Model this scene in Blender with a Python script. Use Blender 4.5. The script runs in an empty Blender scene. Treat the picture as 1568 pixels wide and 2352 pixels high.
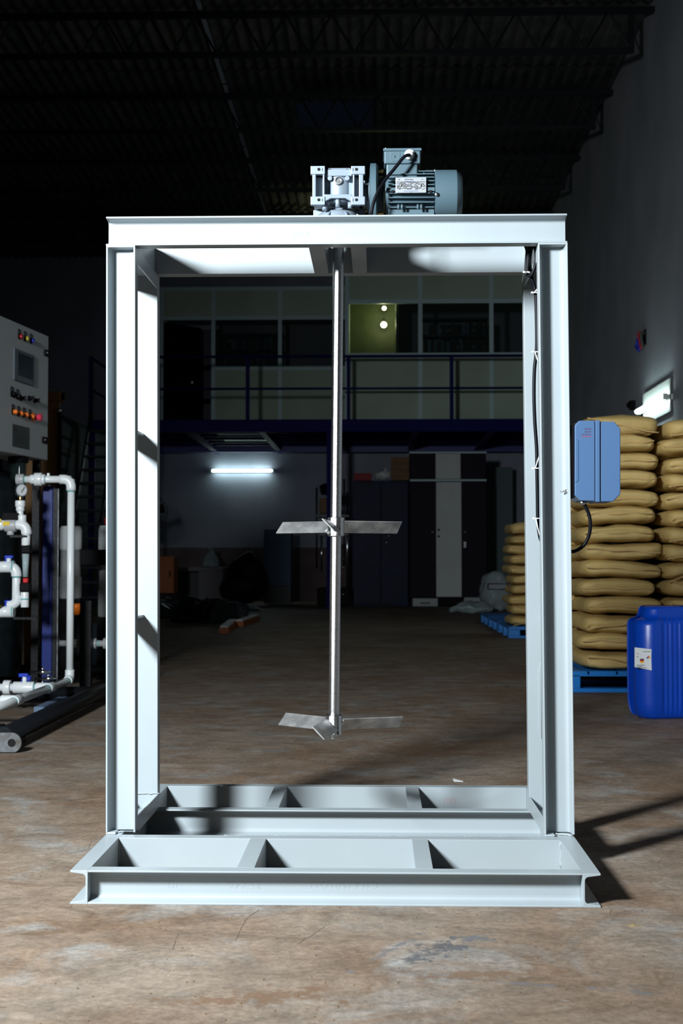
import bpy, bmesh, math, random
from mathutils import Vector, Matrix, noise
random.seed(7)
R = math.radians
scn = bpy.context.scene
col = scn.collection

# ------------------------------------------------------------------ camera
F = 3118.0; PITCH = R(2.113); YAW = R(1.539); CZ = 0.766
cd = bpy.data.cameras.new('camera'); cam = bpy.data.objects.new('camera', cd); col.objects.link(cam)
cam.location = (0, 0, CZ); cam.rotation_euler = (R(90) + PITCH, 0, YAW)
cd.sensor_fit = 'VERTICAL'; cd.sensor_height = 36.0; cd.lens = 36.0 * F / 2352.0
cd.clip_start = 0.05; cd.clip_end = 200
cd.dof.use_dof = True; cd.dof.focus_distance = 3.55; cd.dof.aperture_fstop = 8.5
scn.camera = cam

# ------------------------------------------------------------------ world, lights, exposure
w = bpy.data.worlds.new('world'); scn.world = w; w.use_nodes = True
bg = w.node_tree.nodes['Background']; bg.inputs[0].default_value = (0.35, 0.55, 1.0, 1); bg.inputs[1].default_value = 0.004

def spot(name, loc, aim, power, color, angle, blend, radius):
    l = bpy.data.lights.new(name, 'SPOT'); l.energy = power; l.color = color
    l.spot_size = R(angle); l.spot_blend = blend; l.shadow_soft_size = radius
    o = bpy.data.objects.new(name, l); col.objects.link(o); o.location = loc
    o.rotation_euler = (Vector(aim) - Vector(loc)).to_track_quat('-Z', 'Y').to_euler()
    return o
spot('studio_flash', (-2.05, 0.85, 2.2), (1.0, 6.3, -0.1), 1900, (0.90, 0.965, 1.0), 100, 1.0, 0.27)

vs = scn.view_settings
vs.view_transform = 'Standard'; vs.look = 'None'; vs.gamma = 1.0; vs.use_curve_mapping = False; vs.exposure = 0.0

# ------------------------------------------------------------------ geometry helpers
def at(px, py, Y):
    """world point on the plane y=Y that the photograph shows at pixel (px,py)"""
    xc = (px - 784) / F; u = -(py - 1176) / F
    # camera space (x right, u up, 1 forward) -> world
    yc = math.cos(PITCH) - u * math.sin(PITCH); z = math.sin(PITCH) + u * math.cos(PITCH)
    dx = xc * math.cos(YAW) - yc * math.sin(YAW); dy = xc * math.sin(YAW) + yc * math.cos(YAW)
    t = Y / dy
    return Vector((dx * t, Y, CZ + z * t))

def floor_at(px, py):
    a = at(px, py, 1.0); t = CZ / (CZ - a.z)
    return Vector((a.x * t, t, 0))

class MB:
    def __init__(s): s.v = []; s.f = []; s.sm = []
    def add(s, verts, faces, smooth=False):
        b = len(s.v); s.v += [Vector(v) for v in verts]
        for f in faces: s.f.append([b + i for i in f]); s.sm.append(smooth)
        return s
    def box(s, c, d, rot=None):
        c = Vector(c); hx, hy, hz = d[0] / 2, d[1] / 2, d[2] / 2
        vs_ = [Vector((x, y, z)) for x in (-hx, hx) for y in (-hy, hy) for z in (-hz, hz)]
        if rot is not None: vs_ = [rot @ v for v in vs_]
        return s.add([v + c for v in vs_], [(0, 1, 3, 2), (4, 6, 7, 5), (0, 4, 5, 1), (2, 3, 7, 6), (0, 2, 6, 4), (1, 5, 7, 3)])
    def box2(s, a, b):
        return s.box([(a[i] + b[i]) / 2 for i in range(3)], [abs(b[i] - a[i]) for i in range(3)])
    def prism(s, poly, o, u, v, l, smooth=False):
        """extrude the closed 2-D polygon (coordinates along u, v) by the vector l"""
        o, u, v, l = Vector(o), Vector(u), Vector(v), Vector(l); n = len(poly)
        if u.cross(v).dot(l) < 0: poly = poly[::-1]
        A = [o + u * p + v * q for p, q in poly]; B = [a + l for a in A]
        s.add(A + B, [tuple(reversed(range(n))), tuple(range(n, 2 * n))])
        base = len(s.v) - 2 * n
        for i in range(n):
            j = (i + 1) % n; s.f.append([base + i, base + j, base + n + j, base + n + i]); s.sm.append(smooth)
        return s
    def lathe(s, prof, o, axis, n=24, smooth=True):
        """prof: (distance along axis, radius); profile corners sharper than 33 degrees get a crisp edge"""
        pr = [prof[0]]
        for k in range(1, len(prof)):
            if k > 1 and math.hypot(prof[k][0] - prof[k - 1][0], prof[k][1] - prof[k - 1][1]) > 1e-7:
                a = (pr[-1][0] - pr[-2][0], pr[-1][1] - pr[-2][1]); b_ = (prof[k][0] - pr[-1][0], prof[k][1] - pr[-1][1])
                if math.hypot(*a) > 1e-7 and abs(math.remainder(math.atan2(b_[1], b_[0]) - math.atan2(a[1], a[0]), 2 * math.pi)) > R(33): pr.append(pr[-1])
            pr.append(prof[k])
        prof = pr
        o = Vector(o); ax = Vector(axis).normalized()
        t = Vector((0, 0, 1)) if abs(ax.z) < .9 else Vector((1, 0, 0))
        u = ax.cross(t).normalized(); v = ax.cross(u)
        b = len(s.v)
        for d, r in prof:
            for i in range(n):
                a = 2 * math.pi * i / n
                s.v.append(o + ax * d + (u * math.cos(a) + v * math.sin(a)) * r)
        for k in range(len(prof) - 1):
            if prof[k] == prof[k + 1]: continue
            for i in range(n):
                j = (i + 1) % n
                s.f.append([b + k * n + i, b + k * n + j, b + (k + 1) * n + j, b + (k + 1) * n + i]); s.sm.append(smooth)
        if prof[0][1] > 1e-6: s.f.append([b + i for i in reversed(range(n))]); s.sm.append(False)
        if prof[-1][1] > 1e-6: s.f.append([b + (len(prof) - 1) * n + i for i in range(n)]); s.sm.append(False)
        return s
    def cyl(s, a, b_, r, r2=None, n=20, smooth=True):
        a, b_ = Vector(a), Vector(b_)
        return s.lathe([(0, r), ((b_ - a).length, r if r2 is None else r2)], a, b_ - a, n, smooth)
    def ball(s, c, r, n=16, m=9, sc=(1, 1, 1)):
        k = len(s.v)
        s.lathe([(-r * math.cos(math.pi * i / m), max(r * math.sin(math.pi * i / m), 1e-7)) for i in range(m + 1)], c, (0, 0, 1), n)
        c = Vector(c)
        for i in range(k, len(s.v)):
            d = s.v[i] - c; s.v[i] = c + Vector((d.x * sc[0], d.y * sc[1], d.z * sc[2]))
        return s
    def tube(s, pts, r, n=12, caps=True):
        pts = [Vector(p) for p in pts]; b = len(s.v); N = len(pts)
        tang = []
        for i in range(N):
            t = (pts[min(i + 1, N - 1)] - pts[max(i - 1, 0)]); tang.append(t.normalized())
        t0 = tang[0]; ref = Vector((0, 0, 1)) if abs(t0.z) < .9 else Vector((1, 0, 0))
        u = t0.cross(ref).normalized()
        for i in range(N):
            t = tang[i]; u = (u - t * u.dot(t)).normalized(); v = t.cross(u)
            rr = r[i] if isinstance(r, (list, tuple)) else r
            for k in range(n):
                a = 2 * math.pi * k / n; s.v.append(pts[i] + (u * math.cos(a) + v * math.sin(a)) * rr)
        for i in range(N - 1):
            for k in range(n):
                j = (k + 1) % n; s.f.append([b + i * n + k, b + i * n + j, b + (i + 1) * n + j, b + (i + 1) * n + k]); s.sm.append(True)
        if caps:
            s.f.append([b + k for k in reversed(range(n))]); s.sm.append(False)
            s.f.append([b + (N - 1) * n + k for k in range(n)]); s.sm.append(False)
        return s
    def map(s, fn):
        s.v = [Vector(fn(v)) for v in s.v]; return s
    def build(s, name, m, parent=None, bevel=0, seg=2, kind=None, label=None):
        me = bpy.data.meshes.new(name); org = ORG.get(parent.name, Vector()) if parent else Vector()
        me.from_pydata([v - org for v in s.v], [], s.f); me.update()
        me.polygons.foreach_set('use_smooth', s.sm)
        bm = bmesh.new(); bm.from_mesh(me); bmesh.ops.recalc_face_normals(bm, faces=bm.faces); bm.to_mesh(me); bm.free()
        if m: me.materials.append(m)
        o = bpy.data.objects.new(name, me); col.objects.link(o)
        if parent: o.parent = parent
        ORG[o.name] = org
        if bevel:
            b = o.modifiers.new('bevel', 'BEVEL'); b.width = bevel; b.segments = seg; b.limit_method = 'ANGLE'; b.angle_limit = R(35); b.harden_normals = False
        if kind: o['kind'] = kind
        if label: o['label'] = label
        return o
ORG = {}

def tag(o, label, cat, group=None, kind=None):
    o['label'] = label; o['category'] = cat
    if group: o['group'] = group
    if kind: o['kind'] = kind
    return o
def thing(name, loc, label, cat, group=None):
    o = bpy.data.objects.new(name, None); col.objects.link(o); o.location = loc; o.empty_display_size = .1
    ORG[o.name] = Vector(loc); return tag(o, label, cat, group)
def recentre(o):
    """put a single-mesh thing's origin at the centre of its base"""
    me = o.data; xs = [v.co for v in me.vertices]
    c = Vector(((min(v.x for v in xs) + max(v.x for v in xs)) / 2, (min(v.y for v in xs) + max(v.y for v in xs)) / 2, min(v.z for v in xs)))
    me.transform(Matrix.Translation(-c)); o.location = c; return o
def smooth_path(pts, k=8):
    pts = [Vector(p) for p in pts]; out = []
    P = [pts[0] * 2 - pts[1]] + pts + [pts[-1] * 2 - pts[-2]]
    for i in range(1, len(P) - 2):
        for j in range(k):
            t = j / k; a, b, c, d = P[i - 1], P[i], P[i + 1], P[i + 2]
            out.append(.5 * ((2 * b) + (c - a) * t + (2 * a - 5 * b + 4 * c - d) * t * t + (3 * b - a - 3 * c + d) * t ** 3))
    out.append(pts[-1]); return out
def rrect(w, h, r, n=5, cx=0, cy=0):
    out = []
    for sx, sy, a0 in ((1, 1, 0), (-1, 1, 90), (-1, -1, 180), (1, -1, 270)):
        for i in range(n + 1):
            a = R(a0 + 90 * i / n); out.append((cx + sx * (w / 2 - r) + r * math.cos(a), cy + sy * (h / 2 - r) + r * math.sin(a)))
    return out
def text(body, size, o, u, v, m, parent, depth=.0006, name='lettering', align='LEFT', spacing=1.0, offset=0.0, label=None):
    """flat or embossed lettering as a mesh: u = reading direction, v = up"""
    c = bpy.data.curves.new(name, 'FONT'); c.body = body; c.size = size; c.extrude = depth / 2; c.align_x = align
    c.space_character = spacing; c.resolution_u = 2; c.offset = offset
    t = bpy.data.objects.new(name, c); col.objects.link(t)
    bpy.context.view_layer.update()
    me = bpy.data.meshes.new_from_object(t.evaluated_get(bpy.context.evaluated_depsgraph_get()))
    bpy.data.objects.remove(t); me.name = name
    u, v = Vector(u).normalized(), Vector(v).normalized(); n = u.cross(v)
    org = ORG.get(parent.name, Vector()) if parent else Vector()
    M = Matrix((u, v, n)).transposed().to_4x4(); M.translation = Vector(o) - org
    me.transform(M); me.materials.clear(); me.materials.append(m)
    ob = bpy.data.objects.new(name, me); col.objects.link(ob); ob.parent = parent; ORG[ob.name] = org
    if label: ob['label'] = label
    return ob

# ------------------------------------------------------------------ materials
def mat(name, c, rough=.5, metal=0, var=0, scale=8, bump=0, bscale=60, spec=.5, emit=None, es=0, coat=0, trans=0, c2=None, stretch=None, ior=1.45, alpha=1):
    m = bpy.data.materials.new(name); m.use_nodes = True; nt = m.node_tree; b = nt.nodes['Principled BSDF']
    b.inputs['Base Color'].default_value = (*c, 1); b.inputs['Roughness'].default_value = rough; b.inputs['Metallic'].default_value = metal
    b.inputs['Specular IOR Level'].default_value = spec; b.inputs['IOR'].default_value = ior
    if coat: b.inputs['Coat Weight'].default_value = coat; b.inputs['Coat Roughness'].default_value = .1
    if trans: b.inputs['Transmission Weight'].default_value = trans
    if alpha < 1: b.inputs['Alpha'].default_value = alpha
    if emit: b.inputs['Emission Color'].default_value = (*emit, 1); b.inputs['Emission Strength'].default_value = es
    tc = None
    def coords():
        t = nt.nodes.new('ShaderNodeTexCoord'); mp = nt.nodes.new('ShaderNodeMapping'); nt.links.new(t.outputs['Object'], mp.inputs[0])
        if stretch: mp.inputs['Scale'].default_value = stretch
        return mp
    if var or c2 or bump: tc = coords()
    if var or c2:
        n = nt.nodes.new('ShaderNodeTexNoise'); n.inputs['Scale'].default_value = scale; n.inputs['Detail'].default_value = 6; nt.links.new(tc.outputs[0], n.inputs[0])
        r = nt.nodes.new('ShaderNodeValToRGB'); r.color_ramp.elements[0].position = .32; r.color_ramp.elements[1].position = .68
        d = c2 if c2 else tuple(max(0, x * (1 - var)) for x in c)
        r.color_ramp.elements[0].color = (*d, 1); r.color_ramp.elements[1].color = (*c, 1)
        nt.links.new(n.outputs[0], r.inputs[0]); nt.links.new(r.outputs[0], b.inputs['Base Color'])
    if bump:
        n2 = nt.nodes.new('ShaderNodeTexNoise'); n2.inputs['Scale'].default_value = bscale; n2.inputs['Detail'].default_value = 4; nt.links.new(tc.outputs[0], n2.inputs[0])
        bp = nt.nodes.new('ShaderNodeBump'); bp.inputs['Strength'].default_value = bump; bp.inputs['Distance'].default_value = .01
        nt.links.new(n2.outputs[0], bp.inputs['Height']); nt.links.new(bp.outputs[0], b.inputs['Normal'])
    return m

M = {}
M['frame'] = mat('white_gloss_enamel', (.31, .355, .378), .38, var=.05, scale=5, bump=.05, bscale=260)
M['embossed'] = mat('enamel_over_rolled_letters', (.31, .355, .378), .30)
M['redpen'] = mat('red_marker', (.48, .32, .33), .6)
M['steel'] = mat('brushed_stainless', (.66, .66, .67), .24, 1, var=.25, scale=30, bump=.25, bscale=90, stretch=(1, 1, 25))
M['blade'] = mat('mill_finish_stainless', (.52, .52, .51), .38, .75, c2=(.24, .24, .245), scale=22, bump=.15, bscale=30)
def anisotropic(m, amount=.9, rot=.25, rough=.3):
    nt = m.node_tree; b = nt.nodes['Principled BSDF']; tg = nt.nodes.new('ShaderNodeTangent'); tg.direction_type = 'RADIAL'; tg.axis = 'Z'
    nt.links.new(tg.outputs[0], b.inputs['Tangent']); b.inputs['Anisotropic'].default_value = amount; b.inputs['Anisotropic Rotation'].default_value = rot; b.inputs['Roughness'].default_value = rough
anisotropic(M['steel'], .8, .25, .27)
M['zinc'] = mat('zinc_bolt', (.62, .66, .68), .3, 1)
M['brass'] = mat('brass', (.65, .48, .2), .3, 1)
M['alu'] = mat('silver_painted_casting', (.22, .27, .32), .42, .25, bump=.03, bscale=500)
M['aluface'] = mat('machined_pad', (.32, .38, .44), .32, .4, bump=.04, bscale=500)
M['motor'] = mat('blue_grey_enamel', (.060, .104, .130), .5, bump=.03, bscale=500)
M['plate'] = mat('nameplate_aluminium', (.50, .53, .56), .35, .6)
M['ink'] = mat('black_ink', (.02, .02, .025), .6)
M['blueink'] = mat('blue_ink', (.05, .12, .35), .6)
M['redink'] = mat('maroon_ink', (.10, .005, .04), .6)
M['black'] = mat('black_rubber', (.003, .0035, .006), .42, spec=.15)
M['blackmatt'] = mat('black_plastic', (.003, .003, .004), .6, spec=.12)
M['hole'] = mat('dark_recess', (.004, .004, .005), .9)
M['nylon'] = mat('white_nylon', (.75, .78, .78), .4)
M['starter'] = mat('blue_grey_plastic', (.06, .12, .235), .36, bump=.04, bscale=300)
M['pvc'] = mat('white_pvc_pipe', (.74, .78, .79), .3, coat=.2)
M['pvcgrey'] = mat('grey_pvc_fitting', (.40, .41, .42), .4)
M['cement'] = mat('teal_pipe_cement', (.12, .42, .42), .5)
M['bluehandle'] = mat('blue_plastic_handle', (.01, .04, .45), .35)
M['slate'] = mat('dull_slate_board', (.13, .18, .18), .8, spec=.1)
M['bluepaint'] = mat('deep_blue_gloss_paint', (.002, .014, .14), .4, spec=.3)
M['bluesteel'] = mat('blue_painted_steel', (.02, .025, .22), .45)
M['blacksteel'] = mat('black_painted_steel', (.006, .007, .009), .42, bump=.1, bscale=60, spec=.2)
M['lug'] = mat('worn_grey_steel', (.16, .18, .2), .5, .3, c2=(.07, .06, .05), scale=25)
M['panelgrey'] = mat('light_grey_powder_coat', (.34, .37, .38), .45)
M['screen'] = mat('dark_screen_glass', (.01, .02, .03), .12)
M['bezel'] = mat('grey_bezel', (.06, .08, .1), .4)
M['labelgrey'] = mat('grey_data_label', (.04, .046, .045), .5)
M['red'] = mat('red_lens', (.30, .01, .015), .2, coat=.5)
M['yellow'] = mat('yellow_lens', (.5, .42, .02), .2, coat=.5)
M['bluelens'] = mat('blue_lens', (.01, .02, .35), .2, coat=.5)
M['orange'] = mat('orange_lens', (.75, .16, .01), .35)
M['pinkred'] = mat('red_mushroom_button', (.65, .04, .09), .35)
M['frp'] = mat('dark_fibreglass_vessel', (.006, .010, .012), .35, var=.5, scale=14, spec=.25)
M['wood'] = mat('ochre_plywood', (.20, .095, .015), .6, var=.4, scale=3, stretch=(1, 1, .2))
M['crategrey'] = mat('grey_green_board', (.045, .058, .052), .7, var=.3, scale=3)
M['sack'] = mat('kraft_paper_sack', (.64, .455, .17), .62, var=.2, scale=7, bump=.35, bscale=22)
M['sackfold'] = mat('kraft_paper_fold', (.58, .39, .16), .7)
M['pallet'] = mat('light_blue_plastic', (.008, .19, .60), .42, var=.12, scale=6)
M['jug'] = mat('royal_blue_polyethylene', (.001, .045, .38), .34, var=.1, scale=4, bump=.05, bscale=40)
M['paper'] = mat('white_paper', (.62, .64, .66), .6)
M['yellowprint'] = mat('yellow_print', (.7, .5, .02), .6)
M['redprint'] = mat('red_print', (.6, .03, .03), .6)
M['mezz'] = mat('navy_painted_steel', (.008, .007, .105), .6, spec=.12)
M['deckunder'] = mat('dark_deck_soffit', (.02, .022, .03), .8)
M['aluprofile'] = mat('anodised_partition_profile', (.55, .74, .78), .5)
M['panel'] = mat('grey_green_partition_panel', (.50, .62, .50), .7, spec=.2, var=.15, scale=1.2)
M['glass'] = mat('window_glass', (.02, .04, .035), .06, trans=.0, alpha=.28)
M['interior'] = mat('green_interior_panel', (.035, .048, .010), .6, var=.3, scale=5)
M['doorblack'] = mat('black_door_leaf', (.006, .006, .008), .6, spec=.1)
M['interiorwall'] = mat('mauve_grey_wall', (.13, .12, .15), .8)
M['lamp'] = mat('tube_lamp_glow', (.9, 1, 1), .5, emit=(.80, 1.0, .97), es=20)
M['bulb'] = mat('bulb_glow', (1, 1, .8), .5, emit=(.95, 1, .6), es=10)
M['batten'] = mat('white_lamp_batten', (.6, .64, .62), .5)
M['navycab'] = mat('navy_enamel_almirah', (.004, .010, .055), .42, spec=.12, var=.8, scale=4)
M['browncab'] = mat('dark_brown_laminate', (.022, .018, .028), .6, spec=.08)
M['whitecab'] = mat('off_white_laminate', (.62, .66, .64), .6, var=.12, scale=2)
M['fridge'] = mat('slate_blue_enamel', (.12, .18, .27), .6, spec=.2)
M['orangebox'] = mat('orange_cabinet', (.32, .08, .01), .55)
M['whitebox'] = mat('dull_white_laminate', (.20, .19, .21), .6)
M['redbox'] = mat('red_carton', (.28, .008, .015), .6)
M['plasticbag'] = mat('translucent_plastic_bag', (.32, .40, .42), .25, bump=1, bscale=14)
M['whitebag'] = mat('white_plastic_bundle', (.55, .58, .58), .35, bump=.8, bscale=20)
M['tan'] = mat('brown_wooden_crate', (.20, .10, .03), .6, var=.4, scale=10)
M['junk'] = mat('dark_scrap', (.02, .025, .03), .45, var=.4, scale=8)
M['chrome'] = mat('chrome', (.6, .65, .7), .15, 1)
M['roof'] = mat('corrugated_cement_sheet', (.30, .27, .25), .75, c2=(.08, .10, .115), scale=2.2)
M['roofstrip'] = mat('pale_joint_strip', (.42, .47, .54), .6)
M['truss'] = mat('dark_painted_truss_steel', (.006, .008, .012), .5)
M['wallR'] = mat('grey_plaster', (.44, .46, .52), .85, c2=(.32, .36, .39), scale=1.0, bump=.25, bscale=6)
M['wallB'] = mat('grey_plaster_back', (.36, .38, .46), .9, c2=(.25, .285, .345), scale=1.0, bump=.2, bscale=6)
M['dado'] = mat('brown_lower_wall', (.17, .13, .125), .85, var=.4, scale=2)

def floor_mat():
    m = bpy.data.materials.new('worn_concrete_floor'); m.use_nodes = True; nt = m.node_tree; b = nt.nodes['Principled BSDF']
    N, L = nt.nodes.new, nt.links.new
    tc = N('ShaderNodeTexCoord'); geo = N('ShaderNodeNewGeometry')
    def noise_(sc, det=6, rough=.6, stretch=(1, 1, 1), dist=0):
        mp = N('ShaderNodeMapping'); mp.inputs['Scale'].default_value = stretch; L(geo.outputs['Position'], mp.inputs[0])
        n = N('ShaderNodeTexNoise'); n.inputs['Scale'].default_value = sc; n.inputs['Detail'].default_value = det; n.inputs['Roughness'].default_value = rough
        n.inputs['Distortion'].default_value = dist
        L(mp.outputs[0], n.inputs[0]); return n.outputs[0]
    def ramp(x, p0, p1, c0=(0, 0, 0), c1=(1, 1, 1)):
        r = N('ShaderNodeValToRGB'); r.color_ramp.elements[0].position = p0; r.color_ramp.elements[1].position = p1
        r.color_ramp.elements[0].color = (*c0, 1); r.color_ramp.elements[1].color = (*c1, 1); L(x, r.inputs[0]); return r.outputs[0]
    def mix(a, c, f, mode='MIX'):
        x = N('ShaderNodeMix'); x.data_type = 'RGBA'; x.blend_type = mode; L(f, x.inputs[0]) if not isinstance(f, float) else x.inputs[0].__setattr__('default_value', f)
        for s, k in ((a, 6), (c, 7)):
            if isinstance(s, tuple): x.inputs[k].default_value = (*s, 1)
            else: L(s, x.inputs[k])
        return x.outputs[2]
    base = ramp(noise_(1.6, 8, .65, dist=.4), .36, .62, (.225, .152, .102), (.295, .240, .190))
    grey = mix(base, (.32, .31, .29), ramp(noise_(3.1, 7, .6, dist=.8), .52, .70))
    rust = mix(grey, (.150, .085, .045), ramp(noise_(2.3, 8, .7, (1, 1.4, 1), 1.2), .55, .72, c1=(.8, .8, .8)))
    fine = mix(rust, (.12, .09, .07), ramp(noise_(38, 5, .7), .56, .74, c1=(.55, .55, .55)))
    fine = mix(fine, (0, 0, 0), ramp(noise_(7, 10, .78, (1, 1.3, 1), .6), .40, .60, (.34, .34, .34), (0, 0, 0)))
    fine = mix(fine, (0, 0, 0), ramp(noise_(55, 6, .8), .42, .58, (.26, .26, .26), (0, 0, 0)))
    fine = mix(fine, (.46, .44, .41), ramp(noise_(24, 8, .8, (1, 1, 1), 1.0), .60, .72, (0, 0, 0), (.45, .45, .45)))
    # greyish scuff stains with a shape of their own
    sx = N('ShaderNodeSeparateXYZ'); L(geo.outputs['Position'], sx.inputs[0])
    def math_(op, a, c):
        q = N('ShaderNodeMath'); q.operation = op
        for s, k in ((a, 0), (c, 1)):
            if isinstance(s, (int, float)): q.inputs[k].default_value = s
            else: L(s, q.inputs[k])
        return q.outputs[0]
    out = fine; nz = noise_(22, 8, .75)
    for (cx, cy, rx, ry, ang, colr) in STAINS:
        ca, sa = math.cos(ang), math.sin(ang)
        X = math_('SUBTRACT', sx.outputs[0], cx); Y = math_('SUBTRACT', sx.outputs[1], cy)
        U = math_('ADD', math_('MULTIPLY', X, ca / rx), math_('MULTIPLY', Y, sa / rx)); V = math_('ADD', math_('MULTIPLY', X, -sa / ry), math_('MULTIPLY', Y, ca / ry))
        d = math_('SQRT', math_('ADD', math_('MULTIPLY', U, U), math_('MULTIPLY', V, V)), 0)
        k = math_('SUBTRACT', math_('ADD', 1.0, math_('MULTIPLY', math_('SUBTRACT', nz, .52), 8.0)), d)
        out = mix(out, colr, ramp(k, .05, .6, c1=(.75, .75, .75)))
    L(out, b.inputs['Base Color'])
    L(ramp(noise_(5, 5), .3, .7, (.6, .6, .6), (.8, .8, .8)), b.inputs['Roughness'])
    bp = N('ShaderNodeBump'); bp.inputs['Strength'].default_value = .35; bp.inputs['Distance'].default_value = .006
    L(noise_(30, 8, .7), bp.inputs['Height']); L(bp.outputs[0], b.inputs['Normal'])
    b.inputs['Specular IOR Level'].default_value = .18
    return m
def fl(px, py): p = floor_at(px, py); return p.x, p.y
STAINS = [(*fl(1010, 2180), .05, .11, R(-35), (.055, .062, .075)), (*fl(1090, 2155), .03, .05, R(-30), (.11, .12, .13)),
          (*fl(900, 2180), .012, .13, R(-30), (.12, .12, .13)), (*fl(1230, 2262), .30, .010, R(-12), (.13, .13, .14)),
          (*fl(1090, 2240), .16, .035, R(10), (.15, .09, .052)), (*fl(620, 2290), .2, .05, R(8), (.15, .09, .055)),
          (*fl(950, 1720), .30, .30, 0, (.17, .10, .06)), (*fl(1450, 2125), .018, .02, 0, (.42, .30, .10))]
M['floor'] = floor_mat()

# ================================================================== THE BUILDING
XL, XR, YB, YN = -9.0, 3.0, 26.5, -3.0
ROOF = 6.85
floor = MB().box2((XL, YN, -.12), (XR, YB, 0)).build('floor', M['floor'], kind='structure')
wr = MB().box2((XR, YN, 0), (XR + .2, YB + .2, ROOF + .6)).build('wall_right', M['wallR'], kind='structure')
wb = MB().box2((XL, YB, 1.05), (XR, YB + .2, ROOF + .6)).build('wall_back', M['wallB'], kind='structure')
MB().box2((XL, YB - .004, 0), (XR, YB + .2, 1.05)).build('lower_band', M['dado'], wb, label='brown stained lower band of the wall')
MB().box2((XL - .2, YN, 0), (XL, YB + .2, ROOF + .6)).build('wall_left', M['wallB'], kind='structure')
MB().box2((XL, YN - .2, 0), (XR, YN, ROOF + .6)).build('wall_front', M['wallB'], kind='structure')

# corrugated roof: one part per sheet (ribs run along the building's length)
ceil = bpy.data.objects.new('ceiling', None); col.objects.link(ceil); ceil['kind'] = 'structure'; ORG['ceiling'] = Vector()
PITCHX = .146; SW = PITCHX * 7
def sheet_mesh(length):
    m = MB(); n = 7 * 8; A = []; 
    for k in (0, 1):
        for j in (0, length):
            for i in range(n + 1):
                x = SW * i / n; A.append(Vector((x, j, .024 * math.cos(2 * math.pi * x / PITCHX) + .007 * k)))
    fs = []
    for k in (0, 1):
        b = k * 2 * (n + 1)
        for i in range(n): fs.append((b + i, b + i + 1, b + n + 1 + i + 1, b + n + 1 + i))
    for i in range(n):
        fs.append((i, i + 1, 2 * (n + 1) + i + 1, 2 * (n + 1) + i)); fs.append((n + 1 + i, n + 2 + i, 3 * (n + 1) + i + 1, 3 * (n + 1) + i))
    m.add(A, fs, True)
    me = bpy.data.meshes.new('roof_sheet'); me.from_pydata(m.v, [], m.f); me.polygons.foreach_set('use_smooth', [True] * len(m.f)); me.materials.append(M['roof']); return me
LEN = 2.45
sm = sheet_mesh(LEN + .12)
rows = [YN - .1 + LEN * i for i in range(13)]
hole_x = (at(745, 250, 18.2).x, at(882, 250, 18.2).x)
ncol = int((XR - XL) / SW) + 1
for r_, y in enumerate(rows):
    if y < 5: continue
    for c_ in range(ncol):
        x = XR - SW * (c_ + 1)
        z = ROOF - .004 * (y - 12) + (.008 if r_ % 2 else 0)
        if x < XL - SW: continue
        o = bpy.data.objects.new('roof_sheet', sm); col.objects.link(o); o.parent = ceil
        o.location = (x, y, z)
        if abs(x + SW / 2 - (hole_x[0] + hole_x[1]) / 2) < SW * .5 and y < 17.6 < y + LEN:
            o.scale = (1, .46, 1)      # short sheet leaves the dark roof opening in view
m = MB().box2((XL, YN, ROOF + .1), (XR, 5, ROOF + .2)); m.build('roof_slab', M['roof'], ceil)
for px, py, D, wd in ((458, 60, 14.5, .05), (250, 60, 14.5, .14)):
    x = at(px, py, D).x
    m = MB()
    for i in range(5 if wd < .1 else 1): m.box((x, 13 + i * 2.6, ROOF - .05), (wd, 2.5, .012))
    m.build('joint_strip', M['roofstrip'], ceil, label='pale strip along a joint between roof sheets')

# lattice girders under the roof, spanning the hall
def girder(y, z0, z1, label, xe):
    t = thing('lattice_girder', (XR, y, z0), label, 'roof truss', 'dark lattice girders under the corrugated roof')
    MB().box2((XL, y - .04, z1 - .06), (XR, y + .04, z1)).build('top_chord', M['truss'], t)
    MB().box2((XL, y - .04, z0), (XR - .25, y + .04, z0 + .05)).build('bottom_chord', M['truss'], t)
    n = int((XR - .25 - XL) / .5)
    for i in range(n):
        xa = XR - .25 - i * .5; a = (xa, y, z0 + .03); b = (xa - .25, y, z1 - .04); c = (xa - .5, y, z0 + .03)
        if xa > XR - .3: MB().box2((xa - .03, y - .02, z0), (xa + .03, y + .02, z1)).build('end_post', M['truss'], t)
        MB().cyl(a, b, .014, n=6, smooth=False).build('brace', M['truss'], t)
        MB().cyl(b, c, .014, n=6, smooth=False).build('brace', M['truss'], t)
for i, (y, lab) in enumerate(((14.6, 'lattice girder nearest the camera at the top of the photo'), (17.2, 'second lattice girder behind the nearest one'),
                              (20.0, 'third lattice girder from the camera, mostly in darkness'), (23.2, 'farthest lattice girder, lost in the dark over the mezzanine'))):
    girder(y, 6.28, 6.78, lab, 0)

# ---- tube lamps
def tube_lamp(p0, p1, wall_n, label):
    p0, p1, n = Vector(p0), Vector(p1), Vector(wall_n)
    t = thing('tube_lamp', (p0 + p1) / 2, label, 'lamp')
    L = (p1 - p0); d = L.normalized(); up = Vector((0, 0, 1))
    MB().prism([(-.03, -.03), (.03, -.03), (.022, .03), (-.022, .03)], p0 - n * .03, up, n, L).build('batten', M['batten'], t)
    tb = MB().cyl(p0 + n * .05, p1 + n * .05, .022, n=16).build('tube', M['lamp'], t, label='glowing white tube')
    for q in (p0, p1): MB().box(q + n * .03, (.05 if abs(d.x) > .5 else .05, .05, .06)).build('end_cap', M['batten'], t)
    return t
a = at(489, 1082, YB); b = at(625, 1079, YB)
tube_lamp((a.x, YB - .05, a.z), (b.x, YB - .05, a.z), (0, -1, 0), 'glowing white tube lamp on the back wall under the mezzanine')
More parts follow.
